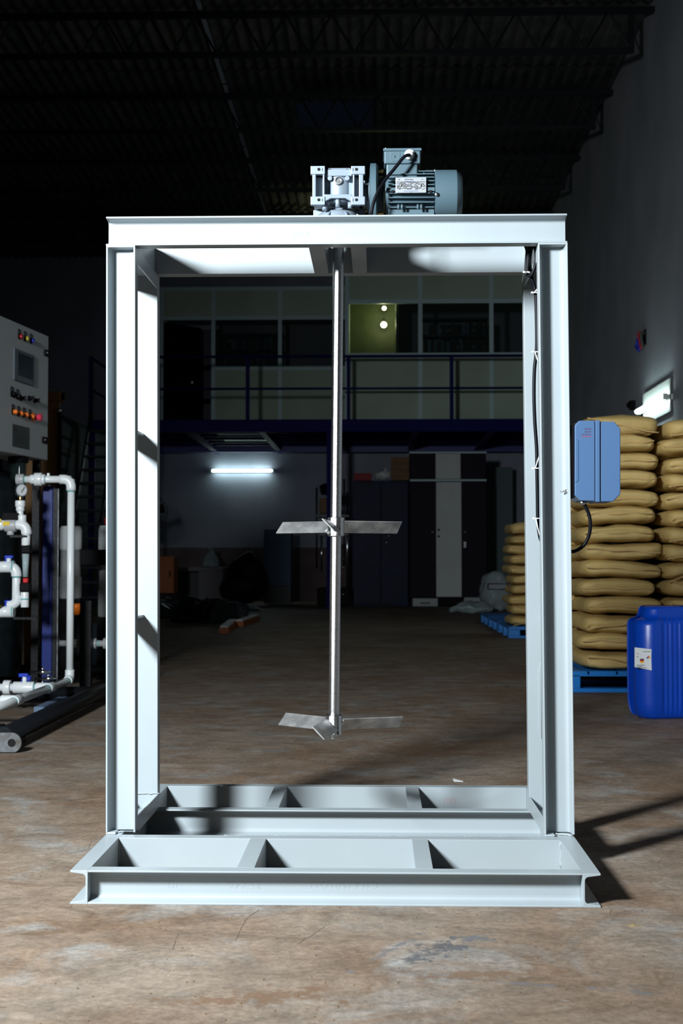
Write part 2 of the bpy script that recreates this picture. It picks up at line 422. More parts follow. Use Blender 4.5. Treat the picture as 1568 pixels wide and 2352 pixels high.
tube_lamp((XR - .05, 15.25, 2.45), (XR - .05, 13.85, 2.45), (-1, 0, 0), 'glowing white tube lamp on the right wall above the sacks')
rt = [o for o in bpy.data.objects if o.name.startswith('tube_lamp')][-1]
MB().box2((XR - .03, 13.85, 2.30), (XR - .02, 15.25, 2.64)).build('reflector', M['batten'], rt, label='white reflector board behind the tube')
# socket hole with loose coloured wires in the right wall
D = F * XR / (1478 - 868); c = at(1478, 778, D)
t = thing('wall_socket_hole', (XR, D, c.z), 'broken out socket box with coloured wires high on the right wall', 'wall socket')
MB().box((XR - .003, D, c.z), (.012, .32, .17)).build('box', M['blackmatt'], t)
for dy, dz, mm in ((.12, -.05, 'bluelens'), (.0, .06, 'redbox'), (-.12, .02, 'crategrey'), (.05, .0, 'bluelens')):
    MB().tube(smooth_path([(XR, D + dy, c.z + .05), (XR - .06, D + dy * 1.3, c.z + dz), (XR - .03, D + dy, c.z - .12)]), .013).build('wire', M[mm], t)
t = thing('junction_box', (XR, 17.5, 2.5), 'small dark junction box on the right wall behind the sacks', 'wall socket')
p = at(1455, 935, 16.0); 
MB().box((XR - .03, 15.9, 2.6), (.06, .12, .1)).build('box', M['blackmatt'], t)
MB().cyl((XR - .06, 15.9, 2.6), (XR - .09, 15.9, 2.6), .03).build('knob', M['blackmatt'], t)

# ================================================================== MEZZANINE
YM = 22.1; XM0 = at(203, 965, YM).x; ZF = at(700, 963, YM).z; ZU = at(700, 992, YM).z
mz = thing('mezzanine_deck', (0, YM, ZU), 'navy steel mezzanine platform across the back of the hall', 'mezzanine')
MB().box2((XM0, YM, ZU), (XR - .02, YM + .08, ZF)).build('fascia_beam', M['mezz'], mz, bevel=.01)
MB().box2((XM0, YM + .08, ZF - .05), (XR - .02, YB - .02, ZF)).build('deck_plate', M['deckunder'], mz)
for px in (300, 447, 612, 775, 950, 1120, 1280):
    x = at(px, 990, YM + 1).x
    m = MB().box2((x - .05, YM + .08, ZU), (x + .05, YB - .02, ZU + .012)).box2((x - .005, YM + .08, ZU), (x + .005, YB - .02, ZF - .05)).box2((x - .05, YM + .08, ZF - .06), (x + .05, YB - .02, ZF - .05))
    m.build('girder', M['bluesteel'] if px != 612 and px != 447 else M['mezz'], mz)
for i in range(7):
    y = YM + .5 + i * .6
    MB().box2((XM0, y - .025, ZF - .13), (XR - .02, y + .025, ZF - .05)).build('joist', M['mezz'], mz)
xs0, xs1 = at(497, 1000, 23.5).x, at(622, 1000, 23.5).x
for y in (22.75, 23.6, 24.7): MB().box2((xs0, y, ZU + .10), (xs1, y + .10, ZU + .115)).build('lit_joist_strip', M['aluprofile'], mz, label='added pale strip under the deck, lamp light on the joists put into its colour')  # added strips: lamp light on the joist ribs put into their pale colour
MB().box2((XM0, YB - .6, ZU - .02), (XR - .02, YB - .5, ZU + .12)).build('rear_beam', M['bluesteel'], mz)
x = at(757, 1100, YM + .1).x
MB().box2((x - .05, YM + .02, 0), (x + .05, YM + .12, ZU)).build('column', M['mezz'], mz)
x = at(1330, 1100, YM + .1).x
MB().box2((XM0, YM + .02, 0), (XM0 + .1, YM + .12, ZU)).build('column', M['mezz'], mz)
# railing
rl = thing('mezzanine_railing', (0, YM, ZF), 'navy two-bar railing along the mezzanine edge', 'railing')
ZT = at(700, 818, YM).z; ZM = at(700, 892, YM).z
XS = XM0 + .95
for z_, r_ in ((ZT, .024), (ZM, .02)):
    MB().cyl((XS, YM + .04, z_), (XR, YM + .04, z_), r_, n=10).build('rail', M['mezz'], rl)
    MB().cyl((XM0 + .03, YM + .04, z_), (XM0 + .03, YM + 3.2, z_), r_, n=10).build('rail', M['mezz'], rl)
for px in (568, 800, 1037, 1275):
    x = at(px, 890, YM).x; MB().box2((x - .03, YM + .01, ZF), (x + .03, YM + .07, ZT)).build('post', M['mezz'], rl)
for y in (0, 1.6, 3.2): MB().box2((XM0, YM + .01 + y, ZF), (XM0 + .06, YM + .07 + y, ZT)).build('post', M['mezz'], rl)
MB().box2((XS - .03, YM + .01, ZF), (XS + .03, YM + .07, ZT)).build('post', M['mezz'], rl)
# steep stair coming down towards the camera at the left end
st = thing('steel_stair', (XM0 + .45, YM - 1.7, 0), 'dark steep steel stair up to the left end of the mezzanine', 'stair')
ny = 13; DY = 2.1
for x in (XM0 + .02, XM0 + .45, XM0 + .90):
    MB().prism([(0, 0), (0.0, .16), (-DY, -ZF + .16 + .0), (-DY, -ZF)], (x, YM, ZF), (0, 1, 0), (0, 0, 1), (.035, 0, 0)).build('stringer', M['truss'], st)
for i in range(1, ny + 1):
    f = i / (ny + 1); MB().box((XM0 + .47, YM - DY * f, ZF * (1 - f) + .02), (.9, .24, .035)).build('tread', M['truss'], st)

# partition: aluminium grid with panels and glazing; right part stands forward of the left part
def partition(name, Y, xs, doors, label, lamp=False):
    t = thing(name, (xs[0], Y, ZF), label, 'partition')
    zs = [ZF, at(900, 816, 23.2).z, at(900, 693, 23.2).z, at(500, 664, 24.7).z]
    for x in xs: MB().box2((x - .035, Y - .03, ZF), (x + .035, Y + .03, zs[3] + .035)).build('mullion', M['aluprofile'], t)
    for k, z in enumerate(zs):
        for i in range(len(xs) - 1):
            if i in doors and k in (0, 1): continue
            MB().box2((xs[i] + .035, Y - .028, z - .035 + (.035 if k == 0 else 0)), (xs[i + 1] - .035, Y + .028, z + .035 + (.035 if k == 0 else 0))).build('transom', M['aluprofile'], t)
    for i in range(len(xs) - 1):
        for k in (0, 1, 2):
            if i in doors and k < 2: continue
            b0, b1 = zs[k] + .03, zs[k + 1] - .03
            if k == 1: MB().box2((xs[i] + .03, Y - .004, b0), (xs[i + 1] - .03, Y + .004, b1)).build('glass_pane', M['glass'], t)
            else: MB().box2((xs[i] + .03, Y - .012, b0), (xs[i + 1] - .03, Y + .012, b1)).build('panel', M['panel'], t)
    return t, zs
YR_, YL_ = 23.2, 24.7
xr = [at(px, 800, YR_).x for px in (797, 965, 1128)]; xr += [min(xr[-1] + 1.21, XR - .03)]
t1, zs = partition('office_partition', YR_, xr, (), 'glazed grey-green office partition right of the steel shaft')
xl = [at(px, 800, YL_).x for px in (371, 490, 643)] + [at(797, 800, YR_).x]
t2, _ = partition('office_partition', YL_, xl, (0,), 'dark glazed office partition left of the steel shaft with an open doorway')
MB().box2((xr[0] - .02, YR_ + .03, ZF), (xr[0] + .02, YL_, zs[3])).build('return_panel', M['panel'], t1)
# open door leaf and shelf seen through the doorway
dl = thing('office_door', (xl[0], YL_, ZF), 'black office door standing open in the left partition', 'door')
xa = xl[0] + .05
MB().prism([(0, 0), (.60, .55), (.57, .58), (-.03, .03)], (xa, YL_ + .05, ZF + .01), (1, 0, 0), (0, 1, 0), (0, 0, zs[2] - ZF - .08)).build('leaf', M['doorblack'], dl)
MB().cyl((xa + .47, YL_ + .40, ZF + 1.0), (xa + .47, YL_ + .32, ZF + 1.0), .02).build('handle', M['zinc'], dl)
sh = thing('shelf_rack', (xl[0] + .9, 25.6, ZF), 'dark shelf rack seen through the open office doorway', 'shelf')
MB().box2((xl[0] + .55, 25.9, ZF), (xl[1] - .03, 25.94, zs[2])).build('back_board', M['interiorwall'], sh)
for z in (.7, 1.35): MB().box2((xl[0] + .55, 25.5, ZF + z), (xl[1] - .03, 25.9, ZF + z + .05)).build('shelf', M['doorblack'], sh)
# bulbs glowing behind the first right-hand pane, in front of a green board
cb = t1
bx0, bx1 = at(800, 750, 23.7).x, at(902, 750, 23.7).x
MB().box2((bx0, 24.35, ZF), (bx1 + .05, 24.4, zs[3])).build('interior_board', M['interior'], cb, label='green interior board behind the lit pane')
MB().box2((bx1 + .05, 23.6, ZF), (bx1 + .1, 24.4, zs[3])).build('edge_strip', M['junk'], cb)
for px, py, r_, lab in ((881, 746, .055, 'lower and larger of two glowing bulbs in the office window'), (882, 708, .038, 'upper and smaller of two glowing bulbs in the office window')):
    c = at(px, py, 24.15); bt = thing('light_bulb', c, lab, 'lamp', 'bulbs behind the office window')
    MB().ball(c, r_).build('bulb', M['bulb'], bt)
    MB().cyl(c + Vector((0, 0, r_ * .9)), c + Vector((0, 0, r_ + .06)), .018).build('socket', M['blackmatt'], bt)
    l = bpy.data.lights.new('bulb_light', 'POINT'); l.energy = 14 * (r_ / .055) ** 2; l.color = (.95, 1, .55); l.shadow_soft_size = r_
    lo = bpy.data.objects.new('bulb_light', l); col.objects.link(lo); lo.location = c + Vector((0, -.08, 0))
for i, (x0_, x1_) in enumerate(((xr[1], xr[2]), (xl[1], xl[2]))):
    Y = (YR_, YL_)[i] + .7; rk = thing('file_rack', ((x0_ + x1_) / 2, Y, ZF), ('dim rack of files behind the middle office window', 'dim rack of files behind the dark window left of the shaft')[i], 'shelf')
    for xq in (x0_, x1_ - .03): MB().box2((xq, Y, ZF), (xq + .03, Y + .3, ZF + 1.98)).build('upright', M['junk'], rk)
    for z in (1.35, 1.65, 1.95): MB().box2((x0_, Y, ZF + z), (x1_, Y + .3, ZF + z + .03)).build('shelf', M['junk'], rk)
    for z in (1.35, 1.65):
        x = x0_ + .1
        while x < x1_ - .1:
            ww = random.uniform(.04, .08)
            if random.random() < .7: MB().box2((x, Y + .02, ZF + z + .03), (x + ww * .8, Y + .25, ZF + z + random.uniform(.2, .28))).build('file', M[random.choice(['junk', 'fridge', 'junk', 'crategrey'])], rk)
            x += ww

# ================================================================== THE WHITE STEEL FRAME
FX0, FX1, FY0, FY1, FR0, FR1, FY3, FY4, FZT = -.6908, .4934, 3.0546, 3.457, 3.454, 3.846, 3.807, 4.244, 1.5815
H, K = .075, .040
def lean(v): return Vector((v.x - .0057 * (v.z - .075), v.y, v.z))
def channel(o, L, u, v, m=None, leaning=False):
    """75 x 40 rolled channel: o = middle of the web's back at one end, L = length vector, u across the web, v where the flanges point"""
    h = H / 2
    half = [(h, 0), (h, K), (h - .0035, K), (h - .0045, K - .0012), (h - .0078, .013), (h - .0095, .0085), (h - .013, .0058), (h - .018, .005)]
    poly = half + [(-a, b) for a, b in reversed(half)]
    m = m or MB(); m.prism(poly, o, u, v, L)
    if leaning: m.map(lean)
    return m
fr = thing('mixer_gantry', ((FX0 + FX1) / 2, (FY0 + FY4) / 2, 0), 'tall white-painted steel channel frame standing on the concrete floor', 'gantry')
BV = .0009
X, Y, Z = Vector((1, 0, 0)), Vector((0, 1, 0)), Vector((0, 0, 1))
channel((FX0 + K, FY0, H / 2), Y * (FY4 - FY0), Z, -X).build('side_beam', M['frame'], fr, BV)
channel((FX1 - K, FY0, H / 2), Y * (FY4 - FY0), Z, X).build('side_beam', M['frame'], fr, BV)
xa, xl_ = FX0 + K, FX1 - FX0 - 2 * K
b1 = channel((xa, FY0 + K, H / 2), X * xl_, Z, -Y).build('cross_beam', M['frame'], fr, BV, label='front base beam with upside-down rolled lettering')
channel((xa, FY1 - K, H / 2), X * xl_, Z, Y).build('cross_beam', M['frame'], fr, BV)
channel((xa, FY3 + K, H / 2), X * xl_, Z, -Y).build('cross_beam', M['frame'], fr, BV)
b4 = channel((xa, FY4 - K, H / 2), X * xl_, Z, Y).build('cross_beam', M['frame'], fr, BV)
# mitre gussets closing the corners of the base top
for x, sx in ((FX0, 1), (FX1, -1)):
    pass
for ya, yb in ((FY0 + K, FY1 - K), (FY3 + K, FY4 - K)):
    for x in (-.280, .1235):
        channel((x, ya, H / 2), Y * (yb - ya), Z, -X).build('rung', M['frame'], fr, BV)
# posts
for x in (FX0 + H / 2, FX1 - H / 2):
    for (y, v) in ((FR0 + K, -Y), (FR1 - K, Y)):
        front = v.y < 0
        channel((x, y, H + (.006 if front else 0)), Z * (FZT - H - .004 - (.006 if front else 0)), X, v, leaning=True).build('post', M['frame'], fr, BV)
        yy = (y - K, y) if front else (y, y + K)
        MB().box2((x - H / 2, yy[0], FZT - .0045), (x + H / 2, yy[1], FZT)).map(lean).build('cap_plate', M['frame'], fr, .0006)
        MB().box2((x - H / 2, yy[0] + .0, H), (x - .012, yy[1], H + .006)).build('weld_seam', M['frame'], fr, .002)
    channel((x, FR0 + K, FZT), Y * (FR1 - FR0 - 2 * K), X, -Z, leaning=True).build('tie_channel', M['frame'], fr, BV)
    channel((x, FR0 + K, H), Y * (FR1 - FR0 - 2 * K), X, Z, leaning=True).build('tie_channel', M['frame'], fr, BV)
for zt_ in (1.128, .618):
    for xa_, xb_ in ((FX0 + .004, FX0 + .036), (FX1 - .036, FX1 - .004)):
        xo = xa_ if xa_ < 0 else xb_ - .005
        MB().box2((xa_, FR0 + K, zt_ - .006), (xb_, FR1 - K, zt_)).box2((xo, FR0 + K, zt_ - .036), (xo + .005, FR1 - K, zt_ - .006)).map(lean).build('stiffener_angle', M['frame'], fr)
# top rectangle
lx = -.0057 * (FZT - .04)
tb = channel((FX0 + lx - .0005, FR0 + K, FZT + H / 2), X * (FX1 - FX0), Z, -Y).build('top_beam', M['frame'], fr, BV, label='front top beam with faint rolled lettering')
channel((FX0 + lx, FR1 - K, FZT + H / 2), X * (FX1 - FX0), Z, Y).build('top_beam', M['frame'], fr, BV)
channel((FX0 + lx + K + .028, FR0 + K, FZT + H / 2), Y * (FR1 - FR0 - 2 * K), Z, -X).build('top_side_beam', M['frame'], fr, BV)
channel((FX1 + lx - K - .028, FR0 + K, FZT + H / 2), Y * (FR1 - FR0 - 2 * K), Z, X).build('top_side_beam', M['frame'], fr, BV)
channel((-.1387, FR0 + K, FZT + H / 2), Y * (FR1 - FR0 - 2 * K), Z, -X).build('gearbox_support', M['frame'], fr, BV)
channel((-.0700, FR0 + K, FZT + H / 2), Y * (FR1 - FR0 - 2 * K), Z, X).build('gearbox_support', M['frame'], fr, BV)
# lettering rolled into the steel
yw = FR0 + K - .0050
def emboss(s, px, py, Yp, sz, par, up=1, sp=1.25):
    p = at(px, py, Yp); text(s, sz, (p.x, Yp, p.z), (up, 0, 0), (0, 0, up), M['embossed'], par, .0008, spacing=sp, offset=-.0004)
emboss('CHAMPION', 272, 548, yw, .0255, tb, sp=1.55); emboss('75X40', 540, 548, yw, .0255, tb, sp=1.3); emboss('MM', 672, 547, yw, .0255, tb, sp=1.2)
emboss('CHAMPION', 868, 2026, FY0 + K - .005, .022, b1, -1, 1.5); emboss('75X40', 600, 2025, FY0 + K - .005, .022, b1, -1, 1.35); emboss('ID', 408, 2024, FY0 + K - .005, .022, b1, -1, 1.2)
p = at(1014, 1848, FY4 - K - .0006); text('100', .030, p, (1, 0, .08), (-.08, 0, 1), M['redpen'], b4, .0003, label='number 100 in faint red marker', offset=-.0006)
# welds: lumpy beads
def weld(a, b, par, r=.0022):
    a, b = Vector(a), Vector(b); n = int((b - a).length / .006); pts = [a + (b - a) * i / n + Vector((random.uniform(-1, 1), random.uniform(-1, 1), random.uniform(-1, 1))) * .0007 for i in range(n + 1)]
    MB().tube(pts, [r * random.uniform(.6, 1.3) for _ in pts], 6).build('weld_bead', M['frame'], par)
for x, s in ((FX0, 1), (FX1, -1)):
    weld((x + s * .004, FR0 + .012, H + .002), (x + s * .045, FR0 + .03, H + .003), fr)
    weld((x + s * .041, FY1 - K - .001, H - .004), (x + s * .041, FY1 - K - .001, .01), fr)
weld((FX0 + .08, FR1 - K - .001, H + .045), (FX0 + .01, FR1 - K - .001, H + .045), fr)
weld((FX0 + .30, FY1 + .001, H - .001), (FX1 - .1, FY1 + .001, H - .001), fr, .0012)
# access cut-out in the rear right post
m = MB(); a = at(1243, 1517, FR1 - K - .002); b = at(1243, 1697, FR1 - K - .002); xq = at(1236, 1600, FR1 - K - .002).x
m.prism([(a.x + .02, a.z), (a.x, a.z), (xq, a.z - .03), (xq, b.z + .025), (b.x, b.z), (b.x + .02, b.z)], (0, FR1 - K - .0025, 0), X, Z, (0, .002, 0))
m.build('cover_plate', M['frame'], fr, .0006, label='long cut-out cover with a dark outline')
MB().box2((at(1242.5, 1600, FR1 - K - .004).x, FR1 - K - .0035, b.z), (at(1244.5, 1600, FR1 - K - .004).x, FR1 - K - .0025, a.z)).build('slot', M['hole'], fr)

# ================================================================== SHAFT WITH IMPELLERS
SY = 3.65
s_top = at(777, 560, SY); s_bot = at(766.2, 1690, SY)
sd = (s_top - s_bot).normalized()
def on_shaft(py):
    z = at(770, py, SY).z; t = (z - s_bot.z) / (s_top.z - s_bot.z); return s_bot.lerp(s_top, t)
sh_ = thing('agitator_shaft', s_bot, 'long brushed stainless steel agitator shaft hanging in the frame with two impellers', 'shaft')
MB().cyl(s_bot, s_top, .0148, n=40).build('shaft', M['steel'], sh_, .0008)
def impeller(py, az0, Rr, lab):
    c = on_shaft(py); hb = MB().lathe([(-.0255, .014), (-.0255, .0212), (-.0243, .0224), (.0243, .0224), (.0255, .0212), (.0255, .014)], c, sd, 40)
    hub = hb.build('impeller_hub', M['steel'], sh_, label=lab)
    # clamping slit and screws
    MB().box(c + Vector((.0125, -.0195, 0)), (.0016, .004, .052)).build('slit', M['hole'], hub)
    for dz in (-.016,): MB().cyl(c + Vector((-.0195, -.017, dz)), c + Vector((-.0195, -.024, dz)), .0042, n=16).cyl(c + Vector((-.0195, -.024, dz)), c + Vector((-.0195, -.0242, dz)), .002, n=6).build('grub_screw', M['zinc'], hub)
    for k in range(3):
        a = R(az0 + 120 * k); r = Vector((math.cos(a), math.sin(a), 0)); t = Vector((math.sin(a), -math.cos(a), 0)); wd = (t + Z).normalized(); nn = r.cross(wd)
        m = MB(); m.prism([(-.0218, -.0015), (.0218, -.0015), (.0218, .0015), (-.0218, .0015)], c + r * .018, wd, nn, r * (Rr - .018))
        bl = m.build('blade', M['blade'], sh_, .0004)
        MB().tube([c + r * .0235 + wd * q for q in (-.02, -.01, 0, .01, .02)], [.0022, .003, .0025, .0032, .002], 8).build('weld_bead', M['steel'], bl)
    return hub
impeller(1210, 26, .192, 'upper hub clamped halfway down the shaft')
impeller(1664, 20, .192, 'lower hub at the end of the shaft')
MB().cyl(s_bot + sd * .004, s_bot - sd * .008, .0075, n=6, smooth=False).build('end_bolt', M['zinc'], sh_)

# ================================================================== GEARBOX AND MOTOR
GY = 3.575                      # front face of the gearbox
def g(px, py, Y_=GY): return at(px, py, Y_)
ZB = FZT + H
gm = thing('worm_gearbox', (s_top.x, SY, ZB), 'silver-grey cast worm gearbox on the middle of the top beam', 'gearbox')
A_ = M['alu']; AF = M['aluface']
GB = 2 * SY - GY                # back face
def gbox(x0, y0, x1, y1, Ya, Yb, name, m_, par=gm, bev=.0015):
    a, b = g(x0, y0), g(x1, y1); return MB().box2((a.x, Ya, b.z), (b.x, Yb, a.z)).build(name, m_, par, bev)
for (x0, x1) in ((713, 746), (806, 838)):
    for (y0, y1) in ((381, 400), (451, 470)):
        pad = gbox(x0, y0, x1, y1, GY, GY + .016, 'mounting_pad', AF)
        gbox(x0 + 1, y0 + 1, x1 - 1, y1 - 1, GB - .016, GB, 'mounting_pad', AF)
        hx = x0 + (19 if x0 < 760 else 12.5); c = g(hx, (y0 + y1) / 2 - 1.5)
        MB().cyl(c + Vector((0, -.0004, 0)), c + Vector((0, .001, 0)), .0042, n=20).build('bolt_hole', M['hole'], pad)
        c = g(x0 + (27 if x0 < 760 else 4.5), (y0 + y1) / 2 - 1); MB().box(c, (.0012, .0012, .008)).build('slot', M['hole'], pad)
    gbox(x0 + 4, 398, x0 + (12 if x0 < 760 else 8), 453, GY + .003, GB - .003, 'wall_rib', A_)
    gbox(x1 - (5 if x0 < 760 else 14), 398, x1 - (1 if x0 < 760 else 4), 453, GY + .003, GB - .003, 'wall_rib', A_)
gbox(744, 386, 808, 401, GY + .012, GB - .012, 'top_web', A_)
# barrel and back plate
c0 = g(779, 470, SY - .03); c1 = g(779, 400, SY - .03)
MB().lathe([(0, .026), (.004, .031), (c1.z - c0.z - .004, .031), (c1.z - c0.z, .027)], (c0.x, SY - .028, c0.z), Z, 32).build('barrel', A_, gm)
gbox(719, 399, 834, 453, SY - .045, SY + .045, 'core', A_, bev=.003)
c0 = g(779, 398); 
MB().box2((g(752, 0).x, GY + .02, g(0, 402).z), (g(806, 0).x, GB - .02, g(0, 386).z)).build('top_deck', A_, gm, .004)
p = g(778, 383); MB().lathe([(-.006, .014), (0, .011), (.0035, .006), (.004, 0)], (p.x, GY + .03, p.z - .002), Z, 20).build('crown', A_, gm)
for px in (757, 797):
    p = g(px, 387); MB().cyl((p.x, GY + .02, p.z - .006), (p.x, GY + .02, p.z + .0035), .0042, n=14).build('cap_screw', M['brass'], gm)
    p = g(px, 406); MB().cyl((p.x, GY + .012, p.z), (p.x, GY + .03, p.z), .0062, n=16).build('boss', A_, gm, .001)
p = g(776.5, 412.5)
MB().lathe([(0, .0115), (.012, .0115), (.0135, .0095), (.0137, .0085), (.0100, .0080), (.0100, 0)], (p.x, GY + .026, p.z), -Y, 28).build('filler_plug', M['zinc'], gm, label='round steel filler plug with hexagonal socket')
MB().lathe([(0, .0042), (.0005, .0042)], (p.x, GY + .0155, p.z), -Y, 6, False).build('hex_socket', M['lug'], gm)
# lower chevron band and stub
zz = lambda y: g(0, y).z
xx = lambda x: g(x, 0).x
MB().prism([(xx(744), zz(451)), (xx(808), zz(451)), (xx(808), zz(468)), (xx(793), zz(460)), (xx(760), zz(460)), (xx(744), zz(468))], (0, GY + .003, 0), X, Z, (0, .012, 0)).build('lower_band', A_, gm, .001)
MB().cyl((xx(775), GY + .016, zz(478)), (xx(775), GY + .016, zz(455)), .0062, n=16).build('drain_boss', A_, gm)
MB().cyl((xx(803), GY + .02, zz(480)), (xx(803), GY + .02, zz(466)), .006, n=14).build('drain_boss', A_, gm)
MB().cyl((xx(745), GY + .02, zz(484)), (xx(745), GY + .02, zz(466)), .007, n=14).build('drain_boss', A_, gm)
fl_ = MB().lathe([(0, .080), (.022, .080), (.026, .078), (.028, .060), (.044, .056), (.050, .052), (.053, .048), (.054, .036), (.062, .034)], (s_top.x, SY, ZB), Z, 48)
fo = fl_.build('output_flange', A_, gm)
for k in range(8):
    a = R(22 + 45 * k); d = Vector((math.cos(a), math.sin(a), 0)); q = Vector((s_top.x, SY, ZB + .026))
    MB().prism([(.040, 0), (.076, 0), (.058, .020), (.040, .028)], q - Vector((-d.y, d.x, 0)) * .002, d, Z, Vector((-d.y, d.x, 0)) * .004).build('gusset', A_, fo)
# adapter towards the motor
ac = at(845, 448, SY)
MB().lathe([(0, .030), (.006, .030), (.012, .052), (.020, .060)], (at(836, 448, SY).x, SY, ac.z), X, 40).build('input_adapter', A_, gm)
p = at(838, 423, SY - .045); MB().cyl(p, p + X * .012, .0035, n=10).build('adapter_bolt', M['zinc'], gm)

mo = thing('electric_motor', (at(940, 450, SY).x, SY, ZB), 'blue-grey finned electric motor with terminal box, right of the gearbox', 'motor')
MC = at(940, 449, SY).z; xm = lambda px: at(px, 449, SY).x
MB().lathe([(0, .060), (.003, .0855), (.018, .0855), (.020, .083), (.023, .078)], (xm(848), SY, MC), X, 48).build('flange', M['motor'], mo)
MB().lathe([(0, .060), (.004, .046), (.012, .046), (.016, .055)], (xm(867), SY, MC), X, 40).build('neck', M['motor'], mo)
for a in (60, 120, 240, 300):
    d = Vector((0, math.cos(R(a)), math.sin(R(a)))) * .066; MB().cyl(Vector((xm(866), SY, MC)) + d, Vector((xm(880), SY, MC)) + d, .005, n=6, smooth=False).build('flange_bolt', M['brass'], mo)
MB().lathe([(0, .050), (.002, .0535), (xm(998) - xm(884), .0535)], (xm(884), SY, MC), X, 48).build('stator', M['motor'], mo)
for i in range(-5, 6):
    dz = i * .0112
    if abs(i) < 1: continue
    yo = math.sqrt(.067 ** 2 - dz ** 2) if abs(dz) < .066 else .02
    for s in (-1, 1):
        MB().box2((xm(891), SY + s * .03, MC + dz - .0014), (xm(995), SY + s * yo, MC + dz + .0014)).build('fin', M['motor'], mo, .0006)
for i in range(-3, 4):
    MB().box2((xm(891), SY + i * .012 - .0014, MC - .067), (xm(995), SY + i * .012 + .0014, MC - .045)).build('fin', M['motor'], mo)
MB().box2((xm(884), SY - .066, MC - .0105 + .004), (xm(996), SY - .045, MC + .004)).build('side_rail', M['motor'], mo, .001)
for px in (901, 988): 
    p = at(px, 440, SY - .067); MB().box(p, (.006, .005, .007)).build('rail_lug', M['hole'], mo)
for px in (915, 923, 959.5, 967.5):
    p = at(px, 474, SY - .062); MB().cyl(p + Z * .006 + Y * .004, p - Z * .006 + Y * .004, .0032, n=12).build('foot_boss', M['motor'], mo)
fc = MB().lathe([(0, .0645), (.001, .0668), (.001, .0668), (xm(1045) - xm(997), .0668), (xm(1047) - xm(997), .0665), (xm(1047) - xm(997), .0665), (xm(1056) - xm(997), .058), (xm(1058) - xm(997), .055), (xm(1058) - xm(997), .055), (xm(1060) - xm(997), .050), (xm(1060) - xm(997), .0)], (xm(997), SY, MC), X, 56).build('fan_cover', M['motor'], mo)
p = at(1002.5, 446.5, SY - .0665); MB().lathe([(0, .0056), (.003, .005), (.0045, .003), (.005, 0)], p, -Y, 20).build('cover_screw', M['zinc'], mo)
MB().box(p + Vector((0, -.0048, 0)), (.005, .0006, .001)).box(p + Vector((0, -.0048, 0)), (.001, .0006, .005)).build('cross_slot', M['hole'], mo)
p = at(999, 392, SY - .02); MB().cyl(p - Z * .004, p + Z * .003, .0045, n=12).build('cover_screw', M['zinc'], mo)
# lifting eye notch and top lug
for px in (962, 973): 
    p = at(px, 399, SY - .02); MB().box(p, (.0035, .02, .012)).build('lug', M['motor'], mo, .0008)
p = at(984, 402, SY); MB().box(p, (.018, .05, .012)).build('top_lug', M['motor'], mo, .001)
# terminal box
YT = SY - .048
def tbx(px0, py0, px1, py1, ya, yb, name, bev=.003, m_=None, par=mo):
    a, b = at(px0, py0, YT), at(px1, py1, YT); return MB().box2((a.x, ya, b.z), (b.x, yb, a.z)).build(name, m_ or M['motor'], par, bev)
tbx(887, 374, 959, 415, YT + .006, SY + .04, 'box_neck', .004)
tx = tbx(882, 346, 965, 375, YT, SY + .05, 'terminal_box')
tbx(880, 341, 968, 346.5, YT - .003, SY + .053, 'terminal_box_lid', .0015)
for px in (886, 961): p = at(px, 341, YT); MB().lathe([(0, .0048), (.0018, .004), (.003, 0)], p + Y * .004, Z, 14).build('lid_screw', M['zinc'], tx)
p = at(907.5, 360.5, YT); MB().lathe([(0, .0125), (.0014, .0122), (.0014, .0105), (.0003, .0102), (.0003, 0)], p, -Y, 32).build('knockout', M['motor'], tx)
MB().box(p + Vector((-.001, -.0006, 0)), (.0012, .0008, .010)).box(p + Vector((0, -.0006, .001)), (.006, .0008, .0012)).build('knockout_mark', M['hole'], tx)
tbx(896, 349, 919, 371, YT - .0009, YT + .001, 'cast_panel', .0005, par=tx)
p = at(940, 357, YT); gl = MB().lathe([(0, .0125), (.004, .0135), (.010, .0135), (.011, .010), (.018, .009), (.022, .0055)], p, -Y, 24).build('cable_gland', M['nylon'], mo, label='white plastic cable gland')
# nameplate
YP = SY - .0725; a, b = at(908.5, 407.5, YP), at(978.5, 442.5, YP)
npl = MB().box2((a.x, YP, b.z), (b.x, YP + .0012, a.z)).build('nameplate', M['plate'], mo, .0004, label='silver nameplate with black printed table')
MB().box2((a.x + .015, YP + .001, b.z + .006), (a.x + .02, SY - .05, b.z + .012)).box2((b.x - .02, YP + .001, b.z + .006), (b.x - .015, SY - .05, b.z + .012)).build('standoff', M['motor'], mo)
nt_ = lambda s, sz, px, py, m_='ink', al='LEFT', sp=1: text(s, sz, at(px, py, YP - .0004), X, Z, M[m_], npl, .0002, align=al, spacing=sp)
nt_('kirloskar', .0062, 929, 413.5, sp=1.05); nt_('IE2', .0042, 914, 413.5); nt_('3 PH INDUCTION MOTOR', .0022, 928, 417, 'blueink'); nt_('TEFC', .0026, 967, 413)
nt_('KIRLOSKAR OIL ENGINES LIMITED', .0025, 943.5, 439.5, 'blueink', 'CENTER'); nt_('PUNE - 411', .0018, 943.5, 441.6, 'blueink', 'CENTER')
grd = MB()
for i in range(9):
    y = 418 + i * 2.1; q0 = at(911, y, YP - .0003); q1 = at(976, y, YP - .0003); x = q0.x
    while x < q1.x - .002:
        l_ = random.uniform(.003, .009); l_ = min(l_, q1.x - x)
        if random.random() < .78: grd.box2((x, YP - .0004, q0.z - .0008), (x + l_, YP - .0001, q0.z + .0008))
        x += l_ + .0012
grd.build('printed_table', M['ink'], npl)
for px in (920.5, 965.5): p = at(px, 425.5, YP - .001); MB().lathe([(0, .003), (.001, .0025), (.0016, 0)], p, -Y, 12).build('rivet', M['zinc'], npl)

